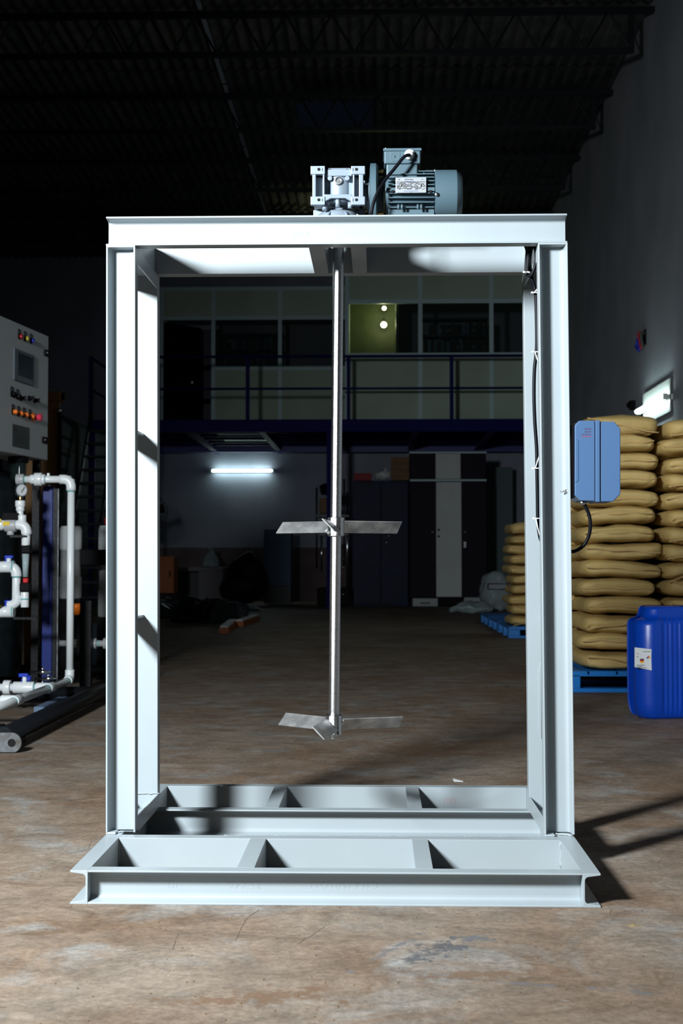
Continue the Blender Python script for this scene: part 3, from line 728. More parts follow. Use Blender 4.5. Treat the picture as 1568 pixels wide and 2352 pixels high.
# motor cable: from the gland, down in front of the flange, through the top rectangle to the right-hand post
def cpath(l): return smooth_path([at(px, py, Yy) for px, py, Yy in l], 8)
pts = cpath([(940, 356, 3.582), (934, 357, 3.572), (925, 363, 3.570), (905, 388, 3.568), (885, 412, 3.564), (868, 440, 3.556), (857, 468, 3.553), (852, 492, 3.553), (850, 515, 3.545),
             (865, 540, 3.545), (940, 556, 3.53), (1060, 560, 3.53), (1170, 558, 3.53), (1211, 562, 3.53), (1213, 590, 3.53), (1211, 622, 3.53), (1216, 634, 3.525), (1225, 622, 3.518),
             (1231, 600, 3.515), (1230, 575, 3.515), (1224, 565, 3.525), (1219, 575, 3.535), (1216, 605, 3.54), (1221, 640, 3.54), (1227, 658, 3.53), (1230, 680, 3.525), (1232, 740, 3.52), (1232, 800, 3.52), (1227, 850, 3.52),
             (1226, 910, 3.52), (1228, 970, 3.52), (1232, 1030, 3.52), (1233, 1090, 3.52), (1234, 1150, 3.52), (1235, 1200, 3.52), (1240, 1235, 3.52), (1247, 1252, 3.53)])
cb_ = MB().tube(pts, .0046, 12).build('motor_cable', M['black']); recentre(cb_)
tag(cb_, 'thick black cable from the motor down the inside of the right posts', 'cable')
pts2 = cpath([(1203, 558, 3.545), (1209.5, 575, 3.54), (1208, 600, 3.54), (1208, 624, 3.54), (1213, 632, 3.535)])
c2_ = MB().tube(pts2, .0042, 10).build('cable_tail', M['black']); recentre(c2_); tag(c2_, 'short black cable loop tied under the top right corner', 'cable')
tie_lab = ('white cable tie on the black cable loop under the top beam', 'white cable tie at the top of the right post, with upward tail', 'white cable tie beside the blue railing height on the right post',
           'white cable tie on the right post level with the blue-grey starter box', 'lowest white cable tie on the cable in the right post')
for (px, py, dx, dy), lab in zip(((1211, 626, -8, -1), (1230, 673, 9, -15), (1231, 809, 8, 30), (1232, 1076, 7, -30), (1233, 1191, 6, 38)), tie_lab):
    c = at(px, py, 3.52); t = thing('cable_tie', c, lab, 'cable tie')
    ring = [c + Vector((math.cos(R(20 * k)) * .0070, math.sin(R(20 * k)) * .0070, 0)) for k in range(19)]
    MB().tube(ring, .0017, 6, False).build('loop', M['nylon'], t)
    MB().box(c + Vector((-.0095, -.006, 0)), (.007, .004, .0045)).build('head', M['nylon'], t, .001)
    MB().tube([c + Vector((-.004, -.0075, 0)), at(px - 2 + dx * .5, py + dy * .5, 3.509), at(px + dx, py + dy, 3.509)], .0017, 6).build('tail', M['nylon'], t)

# ================================================================== STARTER BOX
SBY = 3.452
sb = thing('starter_box', at(1371, 1155, SBY + .05), 'blue-grey motor starter box with chamfered corners on the right post', 'starter box')
q = lambda px, py: ((at(px, py, SBY).x), (at(px, py, SBY).z))
MB().prism([q(1330, 966), q(1366, 966), q(1366, 1151), q(1333, 1150), q(1320, 1138), q(1320, 977)], (0, SBY, 0), X, Z, (0, .115, 0)).build('base_half', M['starter'], sb, .0022, 3)
MB().prism([q(1378, 968), q(1410, 968), q(1425, 984), q(1425, 1135), q(1408, 1152), q(1378, 1152)], (0, SBY + .002, 0), X, Z, (0, .112, 0)).build('cover_half', M['starter'], sb, .0022, 3)
MB().prism([q(1367, 965.5), q(1377.5, 965.5), q(1377.5, 1153), q(1367, 1153)], (0, SBY - .0015, 0), X, Z, (0, .118, 0)).build('sealing_ridge', M['starter'], sb, .0018, 3)
MB().prism([q(1365.5, 969), q(1379, 969), q(1379, 1150), q(1365.5, 1150)], (0, SBY + .002, 0), X, Z, (0, .11, 0)).build('seam', M['blackmatt'], sb)
MB().prism([q(1320.5, 1007), q(1328, 1012), q(1328, 1104), q(1320.5, 1109)], (0, SBY - .0012, 0), X, Z, (0, .02, 0)).build('side_recess', M['starter'], sb, .0008)
MB().prism([q(1313.5, 974), q(1321, 974), q(1321, 1143), q(1313.5, 1143)], (0, SBY + .008, 0), X, Z, (0, .09, 0)).build('mounting_plate', M['blackmatt'], sb)
for s, sz, py in (('W 63', .0072, 987.5), ('415 V', .0068, 994), ('1.6-2.5 A', .0068, 1000.2)):
    text(s, sz, at(1357, py, SBY - .0003), X, Z, M['redink'], sb, .0002, align='RIGHT', label='maroon printed rating')
text('IP-55 IS/IEC 60947', .0030, at(1357, 1003.8, SBY - .0003), X, Z, M['redprint'], sb, .0002, align='RIGHT')
p = at(1338, 1151, SBY + .03); MB().lathe([(0, .010), (.004, .010), (.0045, .0075), (.010, .007)], p, -Z, 20).build('cable_gland', M['zinc'], sb)
pts = cpath([(1339, 1150, 3.485), (1344, 1163, 3.485), (1352, 1182, 3.485), (1355.5, 1205, 3.485), (1352, 1230, 3.49), (1342, 1250, 3.495), (1328, 1262, 3.5), (1312, 1267, 3.51), (1290, 1262, 3.52), (1262, 1254, 3.53)])
sc = MB().tube(pts, .0046, 12).build('starter_cable', M['black']); recentre(sc); tag(sc, 'black cable looping from under the starter box behind the right post', 'cable')
zb_ = at(1298, 1128.5, 3.474).z; xb_ = FX1 - .0057 * (zb_ - .075)
bt = thing('mounting_bolt', (xb_ - .015, 3.474, zb_), 'small zinc bolt and nut inside the right post beside the starter box', 'bolt')
MB().cyl((xb_ - .006, 3.474, zb_), (xb_ - .023, 3.474, zb_), .0025, n=12).build('thread', M['zinc'], bt)
MB().cyl((xb_ - .0055, 3.474, zb_), (xb_ - .0075, 3.474, zb_), .0068, n=20).build('washer', M['zinc'], bt)
MB().cyl((xb_ - .0075, 3.474, zb_), (xb_ - .012, 3.474, zb_), .0052, n=6, smooth=False).build('nut', M['zinc'], bt)

# ================================================================== SACKS, PALLETS, JERRYCAN
def sack_mesh(seed, w_=.47, d_=.78, h_=.109, dome=0):
    rnd = random.Random(seed); nu, nv = 56, 18; V = []; Fc = []
    ph = [rnd.uniform(0, 6.28) for _ in range(8)]; tilt = rnd.uniform(-.03, .03); skew = rnd.uniform(-.018, .018); drop = rnd.uniform(.004, .014); flat = rnd.uniform(.0, .012); crease = rnd.uniform(-.012, .008)
    for j in range(nv + 1):
        t = -math.pi / 2 + math.pi * j / nv; cz, sz = max(math.cos(t), 0) ** .34, math.copysign(abs(math.sin(t)) ** .62, math.sin(t))
        for i in range(nu):
            a = 2 * math.pi * i / nu; ca, sa = math.cos(a), math.sin(a)
            x = math.copysign(abs(ca) ** .38, ca); y = math.copysign(abs(sa) ** .32, sa)
            k = .93 + .07 * cz
            X_ = w_ / 2 * x * cz * (1 + .018 * math.sin(3 * y + ph[0])); Y_ = d_ / 2 * y * cz * (1 + .02 * math.sin(4 * x + ph[1]))
            edge = (abs(x) ** 6 + abs(y) ** 6) * .5
            Z_ = h_ / 2 * sz * (1 - .16 * min(1, edge)) * (1 + .06 * math.sin(5 * x + ph[2]) * math.cos(4 * y + ph[3]))
            if dome and Z_ > 0: Z_ *= 1 + dome * (1 - x * x)
            # folded end: a dented seam along the short ends, drooping to one side
            zc = crease + tilt * x * 2.2 + .004 * math.sin(7 * x + ph[4])
            if abs(y) > .93 and cz > .5:
                dd = abs(Z_ - zc); pin = math.exp(-(dd / .008) ** 2); Y_ -= math.copysign(.030 * pin, y)
                if Z_ < zc: Y_ -= math.copysign(drop, y)
            # corner ears at the seam and an uneven filling
            X_ += math.copysign(.030 * math.exp(-((Z_ - zc) / .014) ** 2) * (max(0, abs(y)) ** 10) * (.4 + .6 * math.sin(ph[6] + 2 * x + y)), x)
            X_ += skew * Z_ / h_ * 2; Z_ += .010 * math.sin(2.2 * x + ph[7]) * (1 if Z_ > 0 else .6) * cz
            n_ = noise.noise(Vector((X_ * 9 + seed, Y_ * 9, Z_ * 25))) * .009
            V.append(Vector((X_ * (1 + n_), Y_ + n_ * .9, Z_ + n_ * .8)))
    for j in range(nv):
        for i in range(nu):
            k = (i + 1) % nu; Fc.append((j * nu + i, j * nu + k, (j + 1) * nu + k, (j + 1) * nu + i))
    me = bpy.data.meshes.new('paper_sack'); me.from_pydata(V, [], Fc); me.polygons.foreach_set('use_smooth', [True] * len(Fc)); me.materials.append(M['sack'])
    bm = bmesh.new(); bm.from_mesh(me); bmesh.ops.remove_doubles(bm, verts=bm.verts, dist=1e-5); bmesh.ops.recalc_face_normals(bm, faces=bm.faces); bm.to_mesh(me); bm.free()
    # the sewn flap along the end, a part of its own
    f = MB(); pts_ = [Vector((w_ / 2 * x_, -d_ / 2 + .012 + .004 * math.sin(9 * x_ + ph[5]), crease + tilt * x_ * 2.2 + .004 * math.sin(7 * x_ + ph[4]))) for x_ in [-.9 + 1.8 * i / 14 for i in range(15)]]
    f.tube(pts_, .0045, 6); fm = bpy.data.meshes.new('sewn_fold'); fm.from_pydata(f.v, [], f.f); fm.polygons.foreach_set('use_smooth', [True] * len(f.f)); fm.materials.append(M['sackfold'])
    return me, fm
SM = [sack_mesh(s, w_=.47 + .02 * math.sin(s * 2.3)) for s in range(11)]; TOP = sack_mesh(31, h_=.118, dome=.5)
ordn = ['bottom', 'second', 'third', 'fourth', 'fifth', 'sixth', 'seventh', 'eighth', 'ninth', 'tenth', 'eleventh', 'twelfth', 'thirteenth', 'fourteenth', 'fifteenth']
def sack_stack(cx, cy, z0, n, dz, where, grp, sc=1.0, jx=.022, top=True, rz=0):
    for i in range(n):
        me, fm = TOP if (top and i == n - 1) else SM[random.randrange(11)]
        o = bpy.data.objects.new('paper_sack', me); col.objects.link(o)
        fx = random.choice((1, -1)); o.scale = (sc * fx, sc, sc * dz / .107); o.rotation_euler = (random.uniform(-.015, .015), random.uniform(-.02, .02), rz + random.uniform(-.03, .03))
        o.location = (cx + random.uniform(-jx, jx), cy + random.uniform(-.012, .012), z0 + dz * (i + .5))
        wh = 'topmost' if i == n - 1 else ordn[i] + ('' if i == 0 else ' from bottom')
        tag(o, f'tan sack, {wh}, in {where}', 'sack', grp)
        f = bpy.data.objects.new('sewn_fold', fm); col.objects.link(f); f.parent = o
PALZ = .125
def pallet(cx, cy, w_, d_, h_, lab, rz=0):
    t = thing('plastic_pallet', (cx, cy, 0), lab, 'pallet'); x0, x1, y0, y1 = cx - w_ / 2, cx + w_ / 2, cy - d_ / 2, cy + d_ / 2
    nb = 7; bw = (x1 - x0) / nb
    for i in range(nb): MB().box2((x0 + i * bw + .006, y0, h_ - .022), (x0 + (i + 1) * bw - .006, y1, h_)).build('deck_slat', M['pallet'], t, .003)
    for y in (y0, cy - .05, y1 - .10):
        MB().box2((x0, y, h_ - .03), (x1, y + .10, h_ - .02)).build('cross_member', M['pallet'], t)
        MB().box2((x0, y, 0), (x1, y + .10, .024)).build('skid_board', M['pallet'], t, .003)
        for x, ww in ((x0, .12), (cx - .08, .16), (x1 - .12, .12)): MB().box2((x, y, .022), (x + ww, y + .10, h_ - .02)).build('block', M['pallet'], t, .006)
    return t
PY = 8.04
pallet(1.655, PY + .60, 1.17, 1.18, PALZ, 'light blue plastic pallet under the tall stacks of tan sacks at right')
z0 = PALZ + .004
sack_stack(1.442, PY + .405, z0, 14, .1075, 'near stack right of starter box', 'tan sacks on the near right pallet')
sack_stack(1.925, PY + .425, z0, 14, .1060, 'near stack at right photo edge', 'tan sacks on the near right pallet')
sack_stack(1.34, PY + 1.22 - .02, z0, 13, .106, 'stack half hidden behind the near one', 'tan sacks on the near right pallet', top=False)
sack_stack(1.90, PY + 1.22 - .02, z0, 13, .106, 'hidden rear right stack', 'tan sacks on the near right pallet', top=False)
FYp = 13.75
xf = at(1167, 1450, FYp).x
pallet(xf + .62, FYp + .60, 1.24, 1.18, .115, 'front light blue plastic pallet beyond the right post, sacks on it')
pallet(xf + .62, FYp + 1.85, 1.24, 1.18, .115, 'middle empty light blue plastic pallet behind the sacks')
pallet(xf + .62, FYp + 3.10, 1.24, 1.18, .115, 'farthest empty light blue plastic pallet near the cupboards')
sack_stack(xf + .27, FYp + .48, .119, 10, .104, 'far stack left of the right post', 'tan sacks on the far pallet', sc=1.02, jx=.025)
sack_stack(xf + .80, FYp + .48, .119, 10, .104, 'far stack hidden behind right post', 'tan sacks on the far pallet', sc=1.02, jx=.025)

# blue jerrycan
JY = 6.66; jx0 = at(1455, 1500, JY + .08).x; JW, JD = .405, .34; jc = Vector((jx0 + JW / 2, JY + JD / 2, 0))
jt = thing('jerrycan', jc, 'large royal blue plastic jerrycan with ribs and a white label at right', 'jerrycan')
levels = [(0, -.030), (.006, -.018), (.02, -.010), (.05, -.003), (.08, 0), (.30, .001), (.455, 0), (.470, -.004), (.482, -.014), (.487, -.026), (.492, -.040), (.510, -.050), (.530, -.052), (.541, -.056), (.547, -.066), (.549, -.085)]
V = []; Fc = []
def ring_pts(w_, d_, r_, n=240):
    pr = rrect(w_, d_, r_, 14); pr = pr[0:15] + pr[15:30][::-1] + pr[30:45] + pr[45:60][::-1]; cum = [0]; P_ = [Vector((a, b, 0)) for a, b in pr]
    for k in range(len(P_)): cum.append(cum[-1] + (P_[(k + 1) % len(P_)] - P_[k]).length)
    out = []; k = 0
    for i in range(n):
        t = cum[-1] * i / n
        while cum[k + 1] < t: k += 1
        out.append(P_[k].lerp(P_[(k + 1) % len(P_)], (t - cum[k]) / max(cum[k + 1] - cum[k], 1e-9)))
    return out
N_ = 240
for (z, off) in levels:
    for p_ in ring_pts(JW + 2 * off, JD + 2 * off, .085 + off * .4, N_):
        x, y = p_.x, p_.y
        if y < -JD * .35 and .03 < z < .50:   # vertical ribs and grip recess on the front
            if abs(x + .018) < .060: y += .008 * (.5 - .5 * math.cos((x + .018 + .06) * 2 * math.pi / .024))
            if abs(x - .12) < .06 and .16 < z < .42: y += .03
        V.append((jc.x + x, jc.y + y, z))
for j in range(len(levels) - 1):
    for i in range(N_): k = (i + 1) % N_; Fc.append((j * N_ + i, j * N_ + k, (j + 1) * N_ + k, (j + 1) * N_ + i))
Fc += [tuple(reversed(range(N_))), tuple(range((len(levels) - 1) * N_, len(levels) * N_))]
MB().add(V, Fc, True).build('body', M['jug'], jt)
MB().lathe([(0, .034), (.03, .034), (.032, .03), (.034, 0)], jc + Vector((.115, -.07, .548)), Z, 24).build('cap', M['jug'], jt)
MB().tube(smooth_path([jc + Vector((.10, .06, .547)), jc + Vector((.105, .06, .575)), jc + Vector((.13, .06, .582)), jc + Vector((.155, .06, .575)), jc + Vector((.16, .06, .547))]), .012).build('handle', M['jug'], jt)
# label
LY = JY - .0005 + .003
def lb(px, py): return at(px, py, LY)
lab = MB().prism([tuple((lb(*p_).x, lb(*p_).z)) for p_ in ((1457, 1487), (1498, 1491.5), (1497.5, 1540), (1457, 1532))], (0, LY - .002, 0), X, Z, (0, .006, 0)).build('label', M['paper'], jt, label='white label with small coloured flag and hazard diamond')
def lq(px0, py0, px1, py1, mm, nm='print'):
    a, b = lb(px0, py0), lb(px1, py1); return MB().box2((a.x, LY - .0026, b.z), (b.x, LY - .0018, a.z)).build(nm, M[mm], lab)
lq(1469, 1513, 1478, 1516.3, 'ink', 'flag_stripe'); lq(1469, 1516.3, 1478, 1519.6, 'redprint', 'flag_stripe'); lq(1469, 1519.6, 1478, 1523, 'yellowprint', 'flag_stripe')
c = lb(1488.5, 1511)
for ang, mm in ((90, 'redprint'), (0, 'yellowprint'), (180, 'blueink')):
    d = Vector((math.cos(R(ang)), 0, math.sin(R(ang)))) * .0055 
    MB().box(c + d + Vector((0, -.0035, 0)), (.0075, .001, .0075), Matrix.Rotation(R(45), 3, 'Y')).build('hazard_square', M[mm], lab)
for i, (a0, a1) in enumerate(((1476, 1494), (1461, 1466), (1461, 1466), (1461, 1480), (1461, 1476), (1461, 1484))):
    y = (1496, 1501, 1508, 1527, 1530, 1533)[i]; lq(a0, y, a1, y + 1.2, 'ink' if i != 1 else 'redprint', 'print_line')

# scrap of white paper on the floor behind the frame
a = floor_at(1042, 1795); b = floor_at(1063, 1795.5); c = floor_at(1040, 1791)
sp = MB().add([a, b, c, a + Z * .002, b + Z * .002, c + Z * .005], [(0, 1, 2), (3, 5, 4), (0, 3, 4, 1), (1, 4, 5, 2), (2, 5, 3, 0)]).build('paper_scrap', M['paper']); recentre(sp)
tag(sp, 'tiny white scrap of paper on the floor behind the frame', 'paper')
# hairline cracks in the concrete, narrow flat dark brown ribbons lying in the floor
M['crack'] = mat('crack_dark_brown', (.10, .07, .05), .9)
for path in (((594, 2090), (574, 2104), (563, 2115), (556, 2128), (550, 2140), (545, 2152), (541, 2163)), ((747, 2128), (728, 2140), (712, 2151), (700, 2157), (687, 2167)),
             ((410, 2144), (404, 2158), (400, 2170), (397, 2181)), ((210, 1932), (206, 1942), (204, 1950)), ((1325, 1946), (1420, 1950), (1568, 1957)), ((1395, 2080), (1404, 2092), (1398, 2098), (1410, 2112))):
    pts = [floor_at(*q_) for q_ in path]; pts = smooth_path(pts, 5); vv = []; ff = []
    for i, p_ in enumerate(pts):
        d = (pts[min(i + 1, len(pts) - 1)] - pts[max(i - 1, 0)]).normalized(); n_ = Vector((-d.y, d.x, 0)); j_ = random.uniform(-.0012, .0012); w_ = random.uniform(.0003, .0009)
        vv += [p_ + n_ * (j_ + w_) + Z * .0004, p_ + n_ * (j_ - w_) + Z * .0004]
        if i: ff.append((2 * i - 2, 2 * i - 1, 2 * i + 1, 2 * i))
    MB().add(vv, ff).build('crack', M['crack'], floor)
# grit on the floor
m = MB(); rr = random.Random(3)
for i in range(420):
    y = rr.uniform(1.9, 7.5) if i > 200 else rr.uniform(2.0, 3.6); x = rr.uniform(-.42, .42) * y * .6; s = rr.uniform(.0008, .0028)
    m.ball((x, y, s * .4), s * .7, 6, 4, (1, rr.uniform(.6, 1.3), .7))
gr = m.build('floor_grit', M['tan']); tag(gr, 'fine grit scattered over the concrete floor', 'grit', kind='stuff')

# ================================================================== THINGS UNDER THE MEZZANINE
def bx(px0, py0, px1, py1, Yf, d, name, m_, par, bev=.006):
    a, b = at(px0, py0, Yf), at(px1, py1, Yf); return MB().box2((a.x, Yf, max(b.z, 0)), (b.x, Yf + d, a.z)).build(name, M[m_], par, bev)
CY = 23.5
def base(px, py, Y_): v = at(px, py, Y_); return Vector((v.x, Y_, 0))
# three-column cupboard
cu = thing('tall_cupboard', base(1030, 1390, CY), 'tall three-column cupboard, dark brown with a white middle column', 'cupboard')
bx(941, 1039, 1117, 1373, CY + .02, .45, 'body', 'browncab', cu)
bx(941, 1101, 1117, 1105, CY - .01, .05, 'ledge', 'aluprofile', cu); bx(940, 1037.5, 1117, 1041, CY - .01, .05, 'ledge', 'aluprofile', cu)
for px0, px1, m_ in ((944, 998, 'browncab'), (1000, 1057.5, 'whitecab'), (1060, 1115, 'browncab')):
    bx(px0, 1042, px1, 1100, CY, .02, 'upper_door', m_, cu); d = bx(px0 + (1 if px0 < 1050 else 2), 1107, px1 + 2.5, 1371, CY, .02, 'door', m_, cu, )
    if m_ == 'whitecab': d['label'] = 'white door with two small locks'
    for py in ((1217, 1232) if m_ == 'whitecab' else (1222,)):
        p = at(px0 + 7 if m_ == 'whitecab' else (px1 - 5 if px0 < 1000 else px0 + 7), py, CY); MB().cyl(p, p - Y * .03, .022, n=12).build('lock', M['crategrey' if m_ == 'whitecab' else 'junk'], d)
p = at(1067, 1251, CY); MB().box(p - Y * .02, (.04, .03, .1)).build('handle', M['chrome'], cu)
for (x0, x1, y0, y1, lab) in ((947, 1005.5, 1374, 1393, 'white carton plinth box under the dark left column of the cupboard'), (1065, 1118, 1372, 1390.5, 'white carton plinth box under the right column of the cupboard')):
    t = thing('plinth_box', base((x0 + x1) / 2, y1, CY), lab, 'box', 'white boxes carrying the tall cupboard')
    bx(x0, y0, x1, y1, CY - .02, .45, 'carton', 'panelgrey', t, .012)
    p = at((x0 + x1) / 2, (y0 + y1) / 2 + 2, CY - .0205); MB().box(p, (.17, .002, .028)).build('print_line', M['labelgrey'], t)
t = thing('plinth_box', base(1033, 1390, CY), 'black plinth box under the white middle column of the cupboard', 'box', 'white boxes carrying the tall cupboard'); bx(1007, 1374, 1063, 1391, CY, .4, 'carton', 'doorblack', t)
# navy almirah
al = thing('navy_almirah', base(875, 1393, CY), 'glossy navy two-door steel almirah left of the tall cupboard', 'cupboard')
bx(808, 1104, 938, 1393, CY + .02, .45, 'body', 'navycab', al)
bx(810, 1108, 873, 1388, CY, .025, 'door', 'navycab', al); bx(875, 1108, 937, 1388, CY, .025, 'door', 'navycab', al)
for px, py in ((887, 1246), (892, 1231)): p = at(px, py, CY); MB().ball(p - Y * .02, .026, 12, 8).build('door_knob', M['zinc'], al)
zt = at(875, 1104, CY).z
t = thing('red_carton', Vector((at(833, 1100, CY).x, CY + .2, zt)), 'small red carton on top of the navy almirah', 'box'); bx(813, 1088, 853, 1103.5, CY + .1, .3, 'body', 'redbox', t); bx(812, 1087, 854, 1091, CY + .09, .32, 'lid', 'redbox', t)
t = thing('plastic_bundle', Vector((at(880, 1100, CY).x, CY + .2, zt)), 'shiny white plastic bundle beside the red carton on the almirah', 'bag')
a = at(881, 1091, CY + .2)
m = MB().ball(a, .11, 24, 14, (1.25, 1, .82)).ball(a + Vector((-.09, 0, -.01)), .08, 16, 10, (1, 1, .9)); m.map(lambda v: v + Vector(noise.noise_vector(v * 14)) * .018); m.build('bundle', M['whitebag'], t)
m = MB().ball(a + Vector((.03, -.05, .09)), .03, 12, 8); m.build('knot', M['whitebag'], t)
t = thing('wooden_crate', Vector((at(919, 1100, CY).x, CY + .2, zt)), 'brown wooden crate on the almirah against the tall cupboard', 'crate')
bx(899, 1053, 939, 1103, CY + .12, .3, 'body', 'tan', t)
for y in (1050, 1066, 1082): bx(897, y, 940, y + 12, CY + .09, .03, 'slat', 'tan', t)
# rack / pillar machine seen either side of the shaft
rk = thing('chrome_rack', base(760, 1392, 22.9), 'dark machine with chrome columns behind the steel shaft', 'machine')
for px, y0, y1 in ((727, 1120, 1305), (738, 1232, 1312), (790, 1100, 1300), (797, 1130, 1388)):
    a, b = at(px, y0, 22.9), at(px, y1, 22.9); MB().cyl(a, b, .017, n=10).build('column', M['chrome'], rk)
p = at(750, 1124, 23.0); MB().lathe([(-.1, .02), (-.09, .10), (.06, .13), (.1, .05)], p, Z, 16).build('motor_head', M['blackmatt'], rk)
bx(724, 1182, 802, 1188, 22.85, .3, 'cross_plate', 'lug', rk, .01); bx(728, 1224, 800, 1231, 22.85, .3, 'cross_plate', 'lug', rk, .01)
bx(733, 1145, 760, 1180, 22.9, .2, 'gear_case', 'tan', rk, .02); bx(728, 1350, 804, 1392, 22.85, .4, 'base', 'blackmatt', rk, .02)
for py in (1284, 1303, 1365): p = at(788, py, 22.8); MB().ball(p, .022, 10, 6).build('bolt_head', M['chrome'], rk)
# blue-grey cabinet
t = thing('low_fridge', base(636, 1392, 24.3), 'slate-blue small cabinet standing against the back wall left of the shaft', 'cabinet')
bx(606, 1216, 668, 1345, 24.33, .5, 'body', 'fridge', t); bx(606, 1218, 668, 1239, 24.3, .03, 'drawer', 'fridge', t); d = bx(605, 1246, 666, 1336, 24.3, .03, 'door', 'fridge', t)
bx(606, 1345, 668, 1386, 24.4, .4, 'plinth', 'junk', t)
# white counter with dark opening and plastic bag
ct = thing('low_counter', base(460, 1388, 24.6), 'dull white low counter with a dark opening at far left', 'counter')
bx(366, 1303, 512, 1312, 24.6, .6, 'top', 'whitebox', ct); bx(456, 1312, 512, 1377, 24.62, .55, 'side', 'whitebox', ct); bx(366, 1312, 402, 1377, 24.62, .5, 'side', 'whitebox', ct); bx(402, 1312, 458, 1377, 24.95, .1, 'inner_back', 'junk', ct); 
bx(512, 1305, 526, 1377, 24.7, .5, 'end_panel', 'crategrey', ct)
t = thing('plastic_bag', Vector((at(483, 1303, 24.8).x, 24.8, at(483, 1303, 24.8).z)), 'pale knotted plastic bag standing on the low counter', 'bag')
a = at(483, 1303, 24.8); m = MB().lathe([(0, .12), (.02, .165), (.12, .155), (.2, .11), (.26, .06), (.31, .035), (.37, .06), (.38, .0)], a, Z, 28); m.map(lambda v: v + Vector(noise.noise_vector(v * 9)) * .03); m.build('bag', M['plasticbag'], t)
t = thing('orange_cabinet', base(370, 1382, 22.0), 'orange cabinet at the left beside the rear left post', 'cabinet')
bx(330, 1278, 399, 1362, 22.0, .45, 'body', 'orangebox', t); bx(334, 1284, 396, 1356, 21.98, .03, 'door', 'orangebox', t); p = at(390, 1318, 21.97); MB().box(p, (.02, .03, .1)).build('handle', M['doorblack'], t)
# pedestal fan
fn = thing('pedestal_fan', base(340, 1395, 22.6), 'black caged pedestal fan half hidden behind the left posts', 'fan')
c = at(338, 1178, 22.6)
for r_ in (.34, .30, .26, .22, .18, .13, .08): 
    MB().tube([c + Vector((math.cos(R(15 * k)) * r_, -.10 * (1 - (r_ / .34) ** 2), math.sin(R(15 * k)) * r_)) for k in range(25)], .006, 6, False).build('cage_ring', M['blacksteel'], fn)
for k in range(24):
    d = Vector((math.cos(R(15 * k)), 0, math.sin(R(15 * k)))); MB().tube([c + d * .05 - Y * .1, c + d * .2 - Y * .065, c + d * .34], .004, 5).build('cage_wire', M['blacksteel'], fn)
for k in range(3):
    a_ = R(120 * k + 20); d = Vector((math.cos(a_), 0, math.sin(a_))); e = Vector((-d.z, 0, d.x)); MB().prism([(.05, -.04), (.28, -.10), (.30, .06), (.05, .04)], c + Y * .03, d, (e + Y * .3).normalized(), Y * .006).build('blade', M['blackmatt'], fn)
MB().cyl(c + Y * .04, c + Y * .22, .07, n=20).build('motor', M['blackmatt'], fn); MB().cyl((c.x, 22.75, 0.03), (c.x, 22.75, c.z - .03), .025, n=12).build('pole', M['blacksteel'], fn); MB().cyl((c.x, 22.75, 0), (c.x, 22.75, .04), .22, n=24).build('base', M['blacksteel'], fn)
# pale board on the wall, dark machine
t = thing('wall_board', base(1147, 1375, 25.6), 'pale grey-green board leaning behind the cupboard', 'board'); bx(1118, 1073, 1178, 1330, 25.6, .04, 'sheet', 'slate', t); bx(1118, 1330, 1178, 1378, 25.55, .1, 'foot', 'junk', t)
dm = thing('covered_machine', base(565, 1388, 23.6), 'black shapeless covered machine on the floor left of the blue-grey cabinet', 'machine')
m = MB().ball(at(565, 1330, 23.9), .42, 26, 16, (.85, .6, 1.05)).ball(at(545, 1350, 23.7), .3, 18, 12, (1.1, .6, 1)); m.map(lambda v: v + Vector(noise.noise_vector(v * 4)) * .07); m.v = [Vector((v.x, v.y, max(v.z, 0))) for v in m.v]; m.build('cover', M['junk'], dm)
p = at(575, 1266, 23.6); MB().box(p, (.1, .08, .03)).build('latch', M['plasticbag'], dm)
# heaps
def heap(px, py, Y_, r_, sc, m_, nm, lab, cat, n=1, amp=.25, fr_=7):
    c = base(px, py, Y_); m = MB().ball(c + Z * r_ * sc[2] * .8, r_, 30, 18, sc); m.map(lambda v: v + Vector(noise.noise_vector(v * fr_)) * r_ * amp); m.v = [Vector((v.x, v.y, max(v.z, 0))) for v in m.v]
    o = m.build(nm, M[m_]); recentre(o); return tag(o, lab, cat)
heap(1140, 1400, 21.5, .30, (.9, .7, 1.15), 'plasticbag', 'plastic_wrap', 'crumpled clear plastic wrap heaped beside the tall cupboard', 'plastic wrap')
heap(1085, 1416, 20.5, .26, (1.3, .6, .35), 'plasticbag', 'plastic_wrap', 'flat crumpled plastic sheet on the floor in front of the cupboard', 'plastic wrap')
heap(1158, 1335, 22.2, .22, (1.1, .7, 1.3), 'plasticbag', 'plastic_wrap', 'pale plastic bag between the cupboard and the far sacks', 'plastic wrap')
p = at(1141, 1347, 21.4); t = thing('silver_tray', p, 'shiny silver tray on the plastic wrap beside the cupboard', 'tray'); MB().box(p, (.32, .25, .11)).build('tray', M['chrome'], t, .02); MB().box(p + Z * .06, (.34, .27, .015)).build('rim', M['chrome'], t)
heap(470, 1436, 17.2, .46, (1.1, .7, .30), 'junk', 'scrap_heap', 'dark heap of scrap on the floor left of the shaft', 'scrap', amp=.4)
heap(400, 1420, 18.5, .5, (1, .6, .27), 'junk', 'scrap_heap', 'dark heap of scrap on the floor beside the rear left post', 'scrap', amp=.4)
heap(525, 1405, 20.5, .25, (1.1, .6, .4), 'plasticbag', 'plastic_wrap', 'pale plastic sheet lying behind the scrap heap', 'plastic wrap')
heap(566, 1398, 21.3, .18, (1.6, .6, .25), 'plasticbag', 'plastic_wrap', 'thin pale plastic strip on the floor near the back wall', 'plastic wrap')
